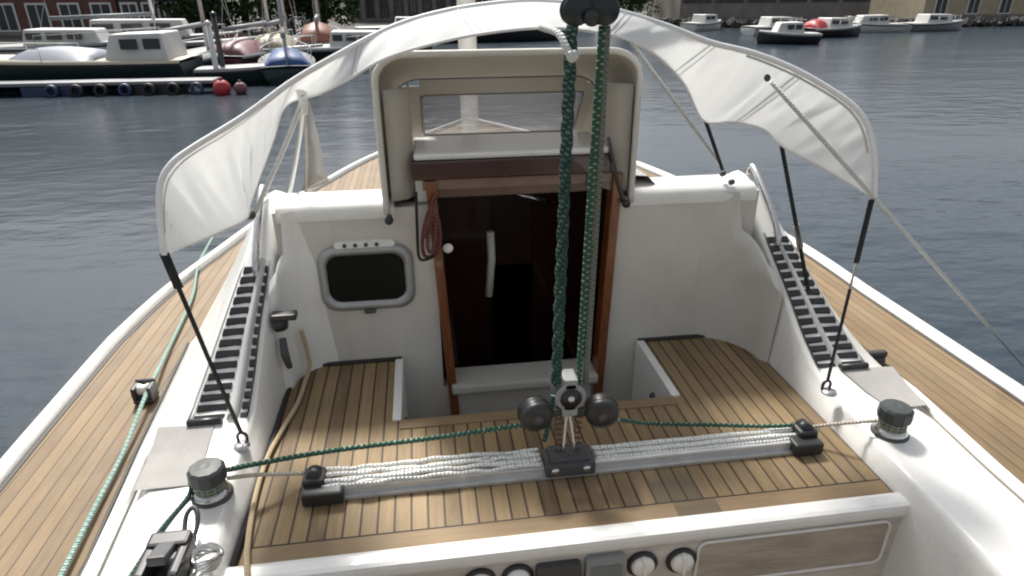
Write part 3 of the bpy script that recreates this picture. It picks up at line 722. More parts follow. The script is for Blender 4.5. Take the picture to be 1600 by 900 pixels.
mb = MB(); mb.lathe([(0, .006), (.008, .005), (.010, 0)], LB+Vector((0, -.038, 0)), (0, -1, 0), 14); tp(mb, 'axle', M['steel'], lb)
for px_, s_ in (((0.257, 1.430, 0.203), -1), ((0.445, 1.430, 0.194), 1)):
    c = Vector(px_); mb = MB()
    mb.lathe([(0, -.030), (.030, -.030), (.044, -.024), (.048, -.008), (.041, 0), (.048, .008), (.044, .024), (.030, .030), (0, .030)], c, (.15*s_, 1, .1), 28)
    mb.box((min(c.x, LB.x+s_*.02), c.y-.008, c.z-.012), (max(c.x, LB.x+s_*.02), c.y+.012, c.z+.010), .004)
    sb = tp(mb, 'side_block', M['black'])
    mb = MB(); mb.lathe([(0, .004), (.012, .003), (.014, 0)], c+Vector((-.004*s_, -.0315, -.002)), (.15*s_, -1, 0), 16); tp(mb, 'axle_boss', M['dgrey'], sb)
mb = MB()       # shackle and stand up springs down to the car
for d in (-.028, .028):
    pts = []
    for i in range(61):
        t = i/60; a = t*2*math.pi*7; pts.append((LB.x*(1-t)*1+cx*t+d+.010*math.cos(a), ty+.01+.010*math.sin(a), (LB.z-.06)*(1-t)+.072*t))
    mb.tube(pts, .0016, 5)
tp(mb, 'stand_up_spring', M['bronze'])
mb = MB(); mb.tube([(cx-.014, ty, .065), (cx-.014, ty, .10), (LB.x, LB.y, LB.z-.055), (cx+.014, ty, .10), (cx+.014, ty, .065)], .005, 8, smooth=5); tp(mb, 'shackle', M['steel'])
# top block
mb = MB()
for sx in (-.032, .032):
    c = TB+Vector((sx, 0, 0))
    for yo in (-.022, .014): mb.lathe([(0, 0), (.030, 0), (.032, .003), (.030, .007), (0, .008)], c+Vector((0, yo, 0)), (0, 1, 0), 24)
mb.box((TB.x-.040, TB.y-.020, TB.z-.028), (TB.x+.040, TB.y+.020, TB.z+.06), .012)
mb.box((TB.x-.060, TB.y-.024, TB.z+.02), (TB.x+.060, TB.y+.024, TB.z+.10), .014)
ub = tp(mb, 'upper_block', M['blue_black'])
mb = MB(); mb.lathe([(0, -.006), (.018, -.006), (.018, .006), (0, .006)], TB+Vector((0, -.026, -.015)), (0, 1, 0), 18); tp(mb, 'swivel', M['black'], ub)
mb = MB(); mb.tube([(TB.x, TB.y, TB.z+.09), (.40, 1.50, 2.03)], .008, 10); tp(mb, 'boom_strap', M['strap'])
# rope legs
def twist(a, b, r, sep, pitch, ph=0):
    a = Vector(a); b = Vector(b); d = (b-a); L_ = d.length; t = d.normalized(); u = Vector((1, 0, 0)); u = (u-t*u.dot(t)).normalized(); v = t.cross(u); n_ = max(12, int(L_/pitch*14))
    return [a+d*(i/n_)+(u*math.cos(ph+i/n_*L_/pitch*6.283)+v*math.sin(ph+i/n_*L_/pitch*6.283))*sep for i in range(n_+1)]
aL = Vector((0.314, 1.430, 0.293)); bL = Vector((0.341, 1.490, 1.185)); aR = Vector((0.387, 1.430, 0.286)); bR = Vector((0.415, 1.490, 1.184))
mb = MB()
for k in range(3): mb.tube(twist(aL, bL, .0075, .0078, .15, k*2.094), .0078, 8)
tp(mb, 'rope_leg', M['rgreen'])
o1 = Vector((-.009, .0, 0)); o2 = Vector((.010, .004, 0))
mb = MB(); mb.tube([aR+o2, (aR+bR)/2+o2*1.1, bR+o2*.7], .0085, 10, smooth=6); tp(mb, 'rope_leg', M['rpale2'])
mb = MB(); mb.tube([aR+o1*1.2, (aR+bR)/2+o1*1.0, bR+o1*.5], .0085, 10, smooth=6); tp(mb, 'rope_leg', M['rgreen2'])
mb = MB(); mb.tube([(0.306, 1.430, 0.257), (0.295, 1.420, 0.176), (0.278, 1.400, 0.128)], .007, 8, smooth=4); tp(mb, 'rope_tail', M['rgreen'])

# ================================================================== ROPES
def rope(name, pts, r, m, label, cat='rope', smooth=8, seg=8, group=None):
    mb = MB(); mb.tube(pts, r, seg, smooth=smooth); o = mb.build(name, m); tag(o, label, cat, group); return o
rope('control_line', [(WPL[0]+.043, WPL[1]+.02, .13), (-0.495, 1.460, 0.098), (-0.313, 1.534, 0.060), (-0.020, 1.537, 0.070), (0.225, 1.460, 0.146), (.275, 1.44, (0.257, 1.440, 0.187)[2]-.02)], .0075, M['rgreen2'],
     'green flecked rope running from the left winch across the teak to the tackle')
rope('control_line', [(.50, 1.44, (0.478, 1.440, 0.159)[2]-.01), (0.637, 1.521, 0.060), (0.833, 1.499, 0.050), (0.980, 1.464, 0.055), (1.07, ty+.035, .06)], .0065, M['rgreen2'],
     'green flecked rope running from the tackle to the right end of the traveller')
rope('traveller_line', [(WPL[0]+.045, WPL[1]+.005, .115), (-0.503, 1.441, 0.075), (-.38, ty+.03, .06)], .006, M['rbeige2'], 'short pale rope from the left winch to the left traveller end')
rope('traveller_line', [(1.10, ty+.03, .05), (1.172, 1.414, 0.080), (WPR[0]-.045, WPR[1]+.01, .11)], .005, M['rbeige2'], 'short pale rope from the right traveller end to the right winch')
# bundles of white control rope lying along the track
def bundle(x0, x1, n, seed, y0, z0, r=.006, amp=.0035):
    rnd = random.Random(seed); mb = MB()
    for k in range(n):
        yy = y0+(k-(n-1)/2)*r*2.0; pts = []
        m_ = 16
        for i in range(m_+1):
            t = i/m_; pts.append((x0+(x1-x0)*t, yy+rnd.uniform(-amp, amp), z0+rnd.uniform(-.3, 1)*amp+(.006 if k % 2 else 0)))
        mb.tube(pts, r, 7, smooth=3)
    return mb
for a, b, sd_, lab in ((-.33, .275, 3, 'bundle of white flecked control rope along the left half of the traveller track'), (.43, 1.06, 5, 'bundle of white flecked control rope along the right half of the traveller track')):
    o = bundle(a, b, 6 if a < 0 else 5, sd_, ty+(.020 if a < 0 else .024), .040 if a < 0 else .036, .006, .0045 if a < 0 else .0012).build('traveller_rope_bundle', M['rwhite']); tag(o, lab, 'rope')
rope('beige_line', [(-0.461, 1.123, 0.020), (-0.489, 1.233, 0.018), (-0.510, 1.414, 0.016), (-0.511, 1.586, 0.016), (-0.489, 1.738, 0.016), (-0.468, 1.865, 0.016), (-0.463, 2.007, 0.016), (-0.450, 2.040, 0.053), (-0.455, 2.050, 0.126), (-0.461, 2.040, 0.196)], .0075, M['rbeige'],
     'beige rope lying loose along the left edge of the cockpit teak', group=None)
rope('winch_tail', [(WPL[0]-.045, WPL[1]-.0, .12), (-0.655, 1.378, 0.080), (-0.689, 1.267, 0.075), (-0.706, 1.138, 0.075), (-0.724, 1.034, 0.075), (-0.751, 0.907, 0.075)], .0065, M['rgreen'], 'dark green rope leading aft from the left winch over the white coaming')
rope('deck_line', [(-1.234, 3.874, 0.020), (-1.210, 3.674, 0.020), (-1.162, 3.191, 0.020), (-1.071, 2.766, 0.020), (-1.017, 2.287, 0.020), (-0.969, 1.958, 0.045), (-0.941, 1.674, 0.020), (-0.923, 1.446, 0.020), (-0.901, 1.196, 0.020)], .0065, M['rteal'], 'pale teal rope lying along the left teak side deck')
rope('hanging_coil', [(0.038, 2.070, 0.656), (-0.000, 2.060, 0.583), (-0.023, 2.050, 0.498), (-0.018, 2.050, 0.439), (0.022, 2.050, 0.446), (0.038, 2.050, 0.517), (0.026, 2.060, 0.593), (0.007, 2.050, 0.564), (-0.007, 2.040, 0.477), (0.009, 2.040, 0.460), (0.027, 2.050, 0.552), (0.018, 2.060, 0.611), (-0.018, 2.030, 0.511)], .0065, M['rred'], 'faded red rope hanging in a coil on the left companionway jamb')
rope('hood_lashing', [(-0.033, 2.070, 0.659), (-0.038, 2.060, 0.529), (-0.038, 2.050, 0.436), (-0.010, 2.040, 0.431), (0.017, 2.050, 0.442)], .005, M['strap'], 'black lashing hanging under the left foot of the beige spray hood')
rope('white_lashing', [(0.285, 1.560, 1.180), (0.313, 1.500, 1.169), (0.324, 1.470, 1.144), (0.335, 1.455, 1.119), (0.343, 1.450, 1.130), (0.329, 1.455, 1.127)], .0085, M['rwhite2'], 'short white cord tying the awning to the green rope tackle')

# ================================================================== SPRAY HOOD
hd = empty('spray_hood', (XC, YB, .62)); hdi = Matrix.Translation(-Vector((XC, YB, .62)))
tag(hd, 'beige canvas spray hood with clear window over the companionway', 'spray hood')
def hp(mb, name, m, par=None, **k):
    o = mb.build(name, m, par or hd, **k)
    if par is None: o.matrix_parent_inverse = hdi
    return o
HX0, HX1, HZ = -.115, .695, 1.085
def arch(y, x0, x1, zb, zt, r, k=9):
    pts = [(x0, y, zb)]
    for i in range(k+1):
        t = R(180-90*i/k); pts.append((x0+r+r*math.cos(t), y, zt-r*.8+r*.8*math.sin(t)))
    for i in range(k+1):
        t = R(90-90*i/k); pts.append((x1-r+r*math.cos(t), y, zt-r*.8+r*.8*math.sin(t)))
    pts.append((x1, y, zb)); return pts
def densify(p, n): return resample(p, n)
A0 = densify(arch(YB-.03, HX0-.02, HX1+.012, .585, HZ, .10), 60)
A0m = densify(arch(YB+.10, HX0-.01, HX1+.004, .60, HZ-.006, .10), 60)
A1 = densify(arch(YB+.36, HX0+.015, HX1-.015, .66, HZ-.115, .10), 60)
def sag(A, B, t, i):
    p = A[i].lerp(B[i], t); return p-Vector((0, 0, .012*math.sin(math.pi*t)*(1 if 14 < i < 45 else 0)))
mb = MB(); secs = []
chain = [A0, A0m, A1]
rows = [[sag(A0, A0m, t, i) for i in range(60)] for t in (0, .5)]+[[sag(A0m, A1, t, i) for i in range(60)] for t in (0, .25, .5, .75, 1)]
mb.loft(rows); hp(mb, 'canopy', M['hood'], solid=.004)
mb = MB(); mb.tube(A0, .0105, 10); hp(mb, 'frame_bow', M['hoodw'])
mb = MB(); mb.tube(A1, .006, 8); hp(mb, 'seam_piping', M['dgrey'])
# front panel: canvas with a window cut out of it
F0 = A1; zf0 = .70; yF1 = YB+.62
wx0, wx1 = -.0, .64
def fp(x, z):     # front panel point: leans forward as it goes down
    t = (HZ-.115-z)/(HZ-.115-.70); return (x, YB+.36+.24*t, z)
mb = MB(); zt = HZ-.125; zb = .70; wt = .905; wb = .715
for (a, b, c, d) in ((HX0+.015, wx0, zb, zt-.02), (wx1, HX1-.015, zb, zt-.02), (wx0, wx1, wt, zt+.008), (wx0, wx1, zb, wb)):
    mb.quad(fp(a, c), fp(b, c), fp(b, d), fp(a, d))
hp(mb, 'front_panel', M['hood'], solid=.004)
for x_ in (HX0+.015, HX1-.015):
    mb = MB(); mb.quad((x_, YB+.35, .62), (x_, YB+.35, HZ-.12), fp(x_, .80), fp(x_, .62)); hp(mb, 'side_panel', M['hood'], solid=.004)
mb = MB(); mb.quad(fp(wx0, wb), fp(wx1, wb), fp(wx1, wt), fp(wx0, wt)); hp(mb, 'window', M['vinyl'])
mb = MB(); mb.tube([fp(*p) for p in rrect(wx0+.004, wx1-.004, wb+.003, wt-.003, .02)], .005, 8, closed=True); hp(mb, 'window_binding', M['hoodd'])
# hood stiffening cloth hanging inside each foot
for x_, s_ in ((HX0+.03, 1), (HX1-.03, -1)):
    mb = MB(); secs = []
    for i in range(9):
        z = .62+(.98-.62)*i/8; secs.append([(x_-s_*.03, YB-.015, z), (x_+s_*.025, YB+.01+.012*math.sin(i), z), (x_+s_*.05, YB+.06, z), (x_+s_*.045, YB+.18, z)])
    mb.loft(secs); hp(mb, 'side_curtain', M['hood'], solid=.003)
mb = MB(); mb.tube([(0.613, 2.080, 0.813), (0.633, 2.080, 0.737), (0.661, 2.080, 0.647), (0.684, 2.080, 0.586)], .006, 8, smooth=4); mb.tube([(0.584, 2.100, 0.841), (0.565, 2.100, 0.735), (0.553, 2.100, 0.646)], .005, 8, smooth=4)
hp(mb, 'tension_strap', M['dgrey'])

# ================================================================== AWNING
aw = empty('sun_awning', (XC, 1.8, .6)); awi = Matrix.Translation(-Vector((XC, 1.8, .6)))
tag(aw, 'white cloth awning arched over the cockpit on a bent pole with black straps', 'awning')
def ap(mb, name, m, par=None, **k):
    o = mb.build(name, m, par or aw, **k)
    if par is None: o.matrix_parent_inverse = awi
    return o
OUT = [(-0.627, 1.520, 0.690), (-0.622, 1.530, 0.771), (-0.612, 1.550, 0.847), (-0.586, 1.570, 0.892), (-0.540, 1.600, 0.924), (-0.428, 1.660, 0.983), (-0.311, 1.700, 1.056), (-0.207, 1.720, 1.109), (-0.078, 1.740, 1.168), (0.018, 1.750, 1.198), (0.132, 1.760, 1.219), (0.263, 1.760, 1.231), (0.395, 1.760, 1.227), (0.515, 1.760, 1.209), (0.654, 1.750, 1.171), (0.779, 1.740, 1.128), (0.901, 1.720, 1.099), (1.021, 1.690, 1.053), (1.134, 1.640, 0.986), (1.181, 1.610, 0.938), (1.206, 1.590, 0.882), (1.216, 1.570, 0.816), (1.228, 1.560, 0.732)]
INN = [(-0.628, 1.540, 0.682), (-0.626, 1.700, 0.649), (-0.605, 1.880, 0.620), (-0.576, 2.050, 0.601), (-0.556, 2.070, 0.652), (-0.509, 2.070, 0.747), (-0.450, 2.050, 0.855), (-0.392, 2.000, 0.956), (-0.261, 1.800, 1.014), (-0.180, 1.700, 1.056), (-0.078, 1.620, 1.112), (0.043, 1.600, 1.146), (0.162, 1.590, 1.167), (0.296, 1.580, 1.177), (0.421, 1.590, 1.166), (0.525, 1.640, 1.142), (0.640, 1.740, 1.092), (0.777, 1.880, 1.003), (0.913, 2.020, 0.870), (0.989, 1.950, 0.876), (1.063, 1.900, 0.859), (1.107, 1.860, 0.814), (1.174, 1.720, 0.773), (1.238, 1.580, 0.725)]
NN = 150
so = resample(spline(OUT, 8), NN); si = resample(spline(INN, 8), NN)
# match parameters by angle round the arch rather than by length
def byang(P, n):
    c = Vector((.36, 0, .35)); P = [Vector(p) for p in P]
    return P
key = [(0, 0), (2, 1), (3.4, 2), (4.6, 3), (5.1, 4), (5.5, 5), (5.9, 6), (6.4, 7), (7, 8), (7.4, 9), (8, 10), (9, 11), (10, 12), (11.6, 13), (13, 14), (13.8, 15), (14.6, 16), (15.4, 17), (16.4, 18), (17, 19), (17.7, 20), (18.3, 21), (20, 22), (22, 23)]
def at(P, u):
    K = 10; sp_ = P; i = u*K; a = int(min(i, len(sp_)-2)); return sp_[a].lerp(sp_[a+1], min(1, i-a))
SO = spline(OUT, 10); SI = spline(INN, 10)
def kk(v):
    for (a, b), (c, d) in zip(key, key[1:]):
        if v <= d: return a+(c-a)*(v-b)/(d-b)
    return key[-1][0]
cols = 322; rows = 26; grid = []
rnd = random.Random(4)
for i in range(cols+1):
    v = 23*i/cols; a = at(SO, kk(v)); b = at(SI, v); line = []
    for j in range(rows+1):
        t = j/rows; p = a.lerp(b, t); wgt = math.sin(math.pi*t)
        side = min(1, abs(v-11.5)/7)**2
        # pull wrinkles fan out from the tie points and a belly outwards
        L_ = (b-a).length
        bel = Vector((0, -1, .35)).normalized()
        # creases gather at the tie points (front corners) and fade towards the pole
        rd = lambda q: (1-abs(math.sin(q)))**2.2
        wr = (.017*rd(v*2.9+t*.9+.5*math.sin(v*.9))-.012*rd(v*3.7-t*1.3+1.1)+.010*math.sin(v*5.2+t*2.1+math.sin(v*1.7)*1.6)+.004*math.sin(v*13.0-t*4+math.sin(v*2.3)*2))*wgt**.6*side + .003*math.sin(v*7+t*5)*wgt
        p = p+bel*(wr + .035*L_*wgt)
        line.append(p)
    grid.append(line)
mb = MB(); mb.loft(grid); ap(mb, 'cloth', M['awn'], solid=.0025)
mb = MB(); mb.tube([(-0.318, 1.860, 1.021), (-0.330, 1.950, 0.985), (-0.340, 2.000, 0.935)], [.016, .013, .009], 10, smooth=4); ap(mb, 'leg_sleeve', M['awnh'])
for v_ in (6.4, 9.2, 11.8, 14.3, 16.6, 19.0):
    i_ = int(v_/23*cols); mb = MB(); mb.tube([p+Vector((0, -.0022, .001)) for p in grid[i_]], .0020, 5); mb.tube([p+Vector((0, -.0022, .001)) for p in grid[i_+2]], .0016, 5); ap(mb, 'panel_seam', M['seam'])
mb = MB(); mb.tube(SO, .0075, 10); ap(mb, 'pole_sleeve', M['awnh'])
mb = MB(); mb.tube([SO[i]+(SI[min(len(SI)-1, int(i*len(SI)/len(SO)))]-SO[i]).normalized()*.035+Vector((0, -.012, .004)) for i in range(8, 70)], .0032, 6); ap(mb, 'hem_seam', M['seam'])
mb = MB(); mb.tube([SO[i]+(SI[min(len(SI)-1, int(i*len(SI)/len(SO)))]-SO[i]).normalized()*.030+Vector((0, -.014, .004)) for i in range(160, 206)], .0032, 6); ap(mb, 'hem_seam', M['seam'])
mb = MB(); mb.tube(SI[10:], .004, 6); ap(mb, 'hem_edge', M['awnh'])
# right hand tie patch and grommet
g = Vector((0.935, 1.700, 1.038)); mb = MB(); mb.lathe([(0, .004), (.008, .004), (.010, 0)], g, (0, -1, .2), 12); ap(mb, 'grommet', M['dgrey'])
# straps
def strap(pts, wd, name='strap', m=None):
    pts = [Vector(p) for p in pts]; mb = MB(); secs = []
    for i, p in enumerate(pts):
        d = (pts[min(i+1, len(pts)-1)]-pts[max(i-1, 0)]).normalized(); s_ = d.cross(Vector((0, 1, .2))).normalized()*wd/2
        secs.append([p-s_, p+s_])
    mb.loft(secs); return ap(mb, name, m or M['strap'], solid=.003)
a = Vector((-0.627, 1.520, 0.690)); b = Vector(EYL)+Vector((0, 0, .03)); strap([a, a.lerp(b, .2), a.lerp(b, .5)+Vector((0, 0, -.01)), b], .011)
strap([a+Vector((0, 0, .004)), a.lerp(b, .16)], .022, 'strap_end')
a = Vector((1.222, 1.560, 0.725)); b = Vector(EYR)+Vector((0, 0, .03)); c = a.lerp(b, .32)
strap([a, c], .016, 'strap'); strap([c, a.lerp(b, .46)], .006, 'strap_cord', M['web']); strap([a.lerp(b, .46), a.lerp(b, .75)+Vector((0, 0, -.005)), b], .010)
a = Vector((1.105, 1.860, 0.814)); b = Vector((1.393, 1.982, 0.220)); b = Vector((1.330, 1.900, 0.268)); strap([a, a.lerp(b, .5), b], .013)
strap([a.lerp(b, .5), a.lerp(b, .66)], .022, 'strap_buckle', M['web'])
a2 = b; b2 = Vector((1.330, 1.752, 0.044)); strap([a2, b2], .010)
a = Vector((0.918, 2.020, 0.870)); b = Vector((1.055, 2.130, 0.671)); strap([a, b], .012)
for p in ((1.074, 2.160, 0.651), (1.097, 2.130, 0.627)):
    mb = MB(); mb.lathe([(0, .007), (.009, .006), (.011, -.008), (0, -.009)], p, (.3, -1, .5), 14); ap(mb, 'tie_fitting', M['dgrey'])
p = Vector((-0.572, 2.100, 0.600)); mb = MB(); mb.lathe([(0, .012), (.014, .010), (.016, -.012), (0, -.014)], p, (.3, -1, .5), 14); ap(mb, 'tie_fitting', M['dgrey'])
# steel support legs on the left and the wide grey tape behind them
mb = MB(); mb.tube([(-0.333, 1.980, 0.992), (-0.349, 2.000, 0.955), (-0.445, 2.100, 0.795), (-0.577, 2.170, 0.584)], .008, 10, smooth=4); ap(mb, 'support_leg', M['steelw'])
mb = MB(); mb.tube([(-0.338, 2.000, 0.982), (-0.393, 2.200, 0.854), (-0.446, 2.300, 0.716), (-0.494, 2.350, 0.588)], .007, 10, smooth=4); ap(mb, 'support_leg', M['steelw'])
rope('awning_guy', [(0.593, 1.860, 1.130), (0.769, 1.980, 0.966), (1.066, 2.160, 0.673)], .0055, M['rwhite2'], 'white guy rope from the spray hood to the right coaming corner', smooth=0)
rope('awning_guy', [(0.864, 1.550, 1.047), (1.031, 1.500, 0.882), (1.411, 1.620, 0.589), (2.371, 1.930, -0.144)], .0055, M['rwhite2'], 'long white guy rope crossing the right wing of the awning down to the deck edge', smooth=0)

# deck gear forward of the bulkhead
tp_ = empty('side_screen', (-0.529, 3.200, 0.440)); tpi = Matrix.Translation(-Vector((-0.529, 3.200, 0.440)))
tag(tp_, 'narrow grey see-through side screen standing behind the left awning leg', 'screen')
mb = MB(); mb.loft([[(-0.517, 3.100, 0.801), (-0.498, 3.100, 0.811)], [(-0.537, 3.150, 0.638), (-0.489, 3.150, 0.645)], [(-0.562, 3.200, 0.463), (-0.485, 3.200, 0.467)], [(-0.616, 3.200, 0.363), (-0.471, 3.200, 0.405)]])
o = mb.build('screen_cloth', M['vinylg'], tp_, solid=.003); o.matrix_parent_inverse = tpi
mb = MB(); mb.tube([(-0.514, 3.100, 0.862), (-0.546, 3.150, 0.638), (-0.599, 3.200, 0.302)], .007, 8); o = mb.build('batten', M['web'], tp_); o.matrix_parent_inverse = tpi
# lifeline stanchions
def stanchion(x, y, lab):
    e = empty('stanchion', (x, y, .02)); tag(e, lab, 'stanchion')
    mb = MB(); mb.lathe([(0, 0), (.03, 0), (.03, .01), (.014, .03), (.014, .06)], (0, 0, 0), (0, 0, 1), 16); o = mb.build('foot', M['steel'], e)
    mb = MB(); mb.tube([(0, 0, .04), (0, 0, .60)], .011, 10); mb.lathe([(.014, .59), (.014, .61), (0, .62)], (0, 0, 0), (0, 0, 1), 12); mb.build('post', M['steel'], e)
    return e

# ================================================================== HARBOUR BACKGROUND
M['brick'] = mat('dark_red_brick', (.16, .075, .06), .85, noise=.4, nscale=3)
M['stone'] = mat('grey_stone', (.24, .22, .20), .9, noise=.35, nscale=1.2, bump=.6, bscale=4)
M['stoned'] = mat('dark_stone', (.085, .08, .075), .9, noise=.5, nscale=1.5, bump=.6, bscale=3)
M['quay'] = mat('quay_concrete', (.07, .068, .064), .9, noise=.4, nscale=.6)
M['roof'] = mat('slate_roof', (.06, .06, .065), .8, noise=.3, nscale=2)
M['wfr'] = mat('white_window_frame', (.62, .62, .60), .5)
M['win'] = mat('window_glass', (.02, .023, .026), .15, spec=.7)
M['leaf'] = mat('leaves', (.050, .078, .030), .9, spec=.08, noise=.6, nscale=.9, var=(.018, .038, .014))
M['bark'] = mat('bark', (.09, .07, .05), .9, noise=.4, nscale=6)
def bmat(n, c): return mat(n, c, .45, noise=.2, nscale=1.5)
BC = {'green': bmat('dark_green_hull', (.012, .028, .030)), 'white': bmat('white_hull', (.62, .62, .60)), 'black': bmat('black_hull', (.02, .022, .026)), 'blue': bmat('blue_hull', (.03, .05, .12)),
      'maroon': bmat('maroon_hull', (.15, .05, .06)), 'cream': bmat('cream_paint', (.50, .46, .36)), 'bluec': bmat('blue_cover', (.02, .075, .24)), 'pinkc': bmat('faded_pink_cover', (.17, .07, .085)),
      'creamc': bmat('cream_cover', (.42, .37, .27)), 'bgrey': bmat('blue_grey_cover', (.17, .20, .25)), 'greyc': bmat('grey_cover', (.22, .23, .25)), 'orange': bmat('orange_cover', (.24, .09, .055)), 'red': bmat('red_rubber', (.40, .03, .04)), 'grey': bmat('grey_hull', (.25, .26, .27))}
def boat_at(name, loc, rz, L, B, F, hull, label, cat, cabin=None, cover=None, mast=0, wins=3, group=None, trim='cream', cabh=.7):
    e = empty(name, (loc[0], loc[1], WL), rz); tag(e, label, cat, group)
    mb = MB(); secs = []
    for i in range(13):
        t = i/12; x = -L/2+L*t; w_ = B/2*(1-max(0, (t-.35)/.65)**2.3)*(.86+.14*min(1, t/.3)); w_ = max(w_, .02); f = F*(.92+.28*t*t)
        secs.append([(x, -w_, f), (x+.02*L*t, -w_*.88, f*.4), (x*.97, -w_*.55, -.15), (x*.97, w_*.55, -.15), (x+.02*L*t, w_*.88, f*.4), (x, w_, f)])
    mb.loft(secs, caps=True); mb.build('hull', BC[hull], e)
    mb = MB(); mb.loft([[(q[0][0], q[0][1]-.03, q[0][2]+.00), (q[0][0], q[0][1]-.03, q[0][2]+.06), (q[0][0], 0, q[0][2]+.08), (q[5][0], q[5][1]+.03, q[5][2]+.06), (q[5][0], q[5][1]+.03, q[5][2])] for q in secs]); mb.build('deck', BC[trim], e)
    for sg in (-1, 1):       # rubbing strake and guard rail each side
        k_ = 0 if sg < 0 else 5
        mb = MB(); mb.tube([(q[k_][0], q[k_][1]*1.01, q[k_][2]-.04) for q in secs[:-1]], .022, 5); mb.build('rubbing_strake', BC['black' if hull != 'black' else 'grey'], e)
        if L > 3.3:
            mb = MB(); rl = [(q[k_][0], q[k_][1]*.93, q[k_][2]+.36) for q in secs[5:-1]]; mb.tube([(rl[0][0], rl[0][1], rl[0][2]-.34)]+rl, .014, 5)
            for q in rl[2::2]: mb.tube([q, (q[0], q[1], q[2]-.34)], .012, 5)
            mb.build('guard_rail', M['steelw'], e)
    if cabin:
        x0, x1 = cabin; z0 = F*1.0; h = cabh; w_ = B*.36
        mb = MB(); mb.loft([[(x0, -w_, z0), (x0+.1, -w_*.9, z0+h), (x0+.1, w_*.9, z0+h), (x0, w_, z0)], [(x1, -w_*.8, z0), (x1-.35*h, -w_*.75, z0+h*.95), (x1-.35*h, w_*.75, z0+h*.95), (x1, w_*.8, z0)]], close=True, caps=True, smooth=False)
        c = mb.build('cabin', BC['white'], e, bevel=.04)
        for k in range(wins):
            a = x0+.15+(x1-x0-.5)*k/wins; b = a+(x1-x0-.5)/wins*.72
            for sg in (-1, 1):
                mb = MB(); mb.box((a, sg*w_*.93-.035, z0+h*.42), (b, sg*w_*.93+.035, z0+h*.80), .01); mb.build('window', M['win'], c)
    if cover:
        x0, x1, cm, h = cover; mb = MB(); secs = []
        for i in range(9):
            t = i/8; x = x0+(x1-x0)*t; hh = F+h*(.35+.65*math.sin(math.pi*min(1, max(0, t)))**.5)
            w_ = B*.46*(1-.3*t)
            secs.append([(x, -w_, F*.95), (x, -w_*.6, F+(hh-F)*.8), (x, 0, hh), (x, w_*.6, F+(hh-F)*.8), (x, w_, F*.95)])
        mb.loft(secs, caps=True); mb.build('cover', BC[cm], e)
    if mast:
        mb = MB(); mb.tube([(L*.08, 0, F), (L*.08, 0, F+mast)], .06, 10); mb.build('mast', M['alu'], e)
        mb = MB(); mb.tube([(L*.48, 0, F*1.15), (L*.08, 0, F+mast*.96)], .012, 6); mb.build('forestay', M['web'], e)
        mb = MB(); mb.tube([(-L*.48, 0, F), (L*.08, 0, F+mast)], .012, 6); mb.build('backstay', M['web'], e)
        mb = MB(); mb.tube([(-L*.4, 0, F+.75), (L*.08, 0, F+.85)], .07, 10); mb.build('boom', BC['greyc'], e)
    return e
# ground of the far shore
mb = MB(); mb.prism([(-400, 31), (-20, 30), (-4.5, 31), (0, 42), (6, 52), (11, 62), (15, 47), (26, 42), (60, 40), (400, 30), (400, 700), (-400, 700)], WL-1, -.45); o = mb.build('quayside_ground', M['quay']); tag(o, kind='structure', label='grey concrete quayside along the far shore')
# floating dock on the left
dk = empty('floating_dock', (-14, 17.6, WL)); tag(dk, 'long pale floating dock on the water at the left', 'dock')
dk.rotation_euler.z = R(-2.2)
mb = MB(); mb.box((-16, -.30, .22), (9.1, .30, .31), .03); mb.build('deck_boards', BC['greyc'], dk)
for k in range(11):
    mb = MB(); mb.box((-15.6+k*2.25, -.26, -.3), (-14.2+k*2.25, .26, .215), .05); mb.build('float', BC[('blue', 'black', 'green')[k % 3]], dk)
for k in range(7):
    mb = MB(); mb.lathe([(.09, -.06), (.14, -.07), (.155, 0), (.14, .07), (.09, .06), (.08, 0), (.09, -.06)], (0, 0, 0), (0, 1, 0), 20)
    o = mb.build('tyre_fender', M['blackg'] if k % 3 else BC['blue']); o.location = (-8.6+k*.55, 17.02-k*.021, WL+.12)
    tag(o, ('blue' if k % 3 == 0 else 'black')+' tyre fender on the floating dock, '+['farthest left of the row', 'second from the left', 'third from the left', 'in the middle of the row', 'third from the right', 'next to last on the right', 'nearest to the red ball'][k], 'fender', 'tyre fenders hanging in a row on the dock')
def ball(name, p, r, m, lab):
    mb = MB(); mb.lathe([(0, -r)]+[(r*math.cos(a), r*math.sin(a)) for a in [R(-80+10*i) for i in range(17)]]+[(r*.2, r), (r*.2, r*1.25), (0, r*1.25)], (0, 0, 0), (0, 0, 1), 24)
    o = mb.build(name, m); o.location = p; tag(o, lab, 'buoy')
ball('fender_ball', (-4.673, 16.700, -0.762), .20, BC['red'], 'round red fender ball at the end of the pale dock')
ball('fender_ball', (-4.249, 16.700, -0.772), .15, BC['pinkc'], 'small faded pink fender ball right of the red one')
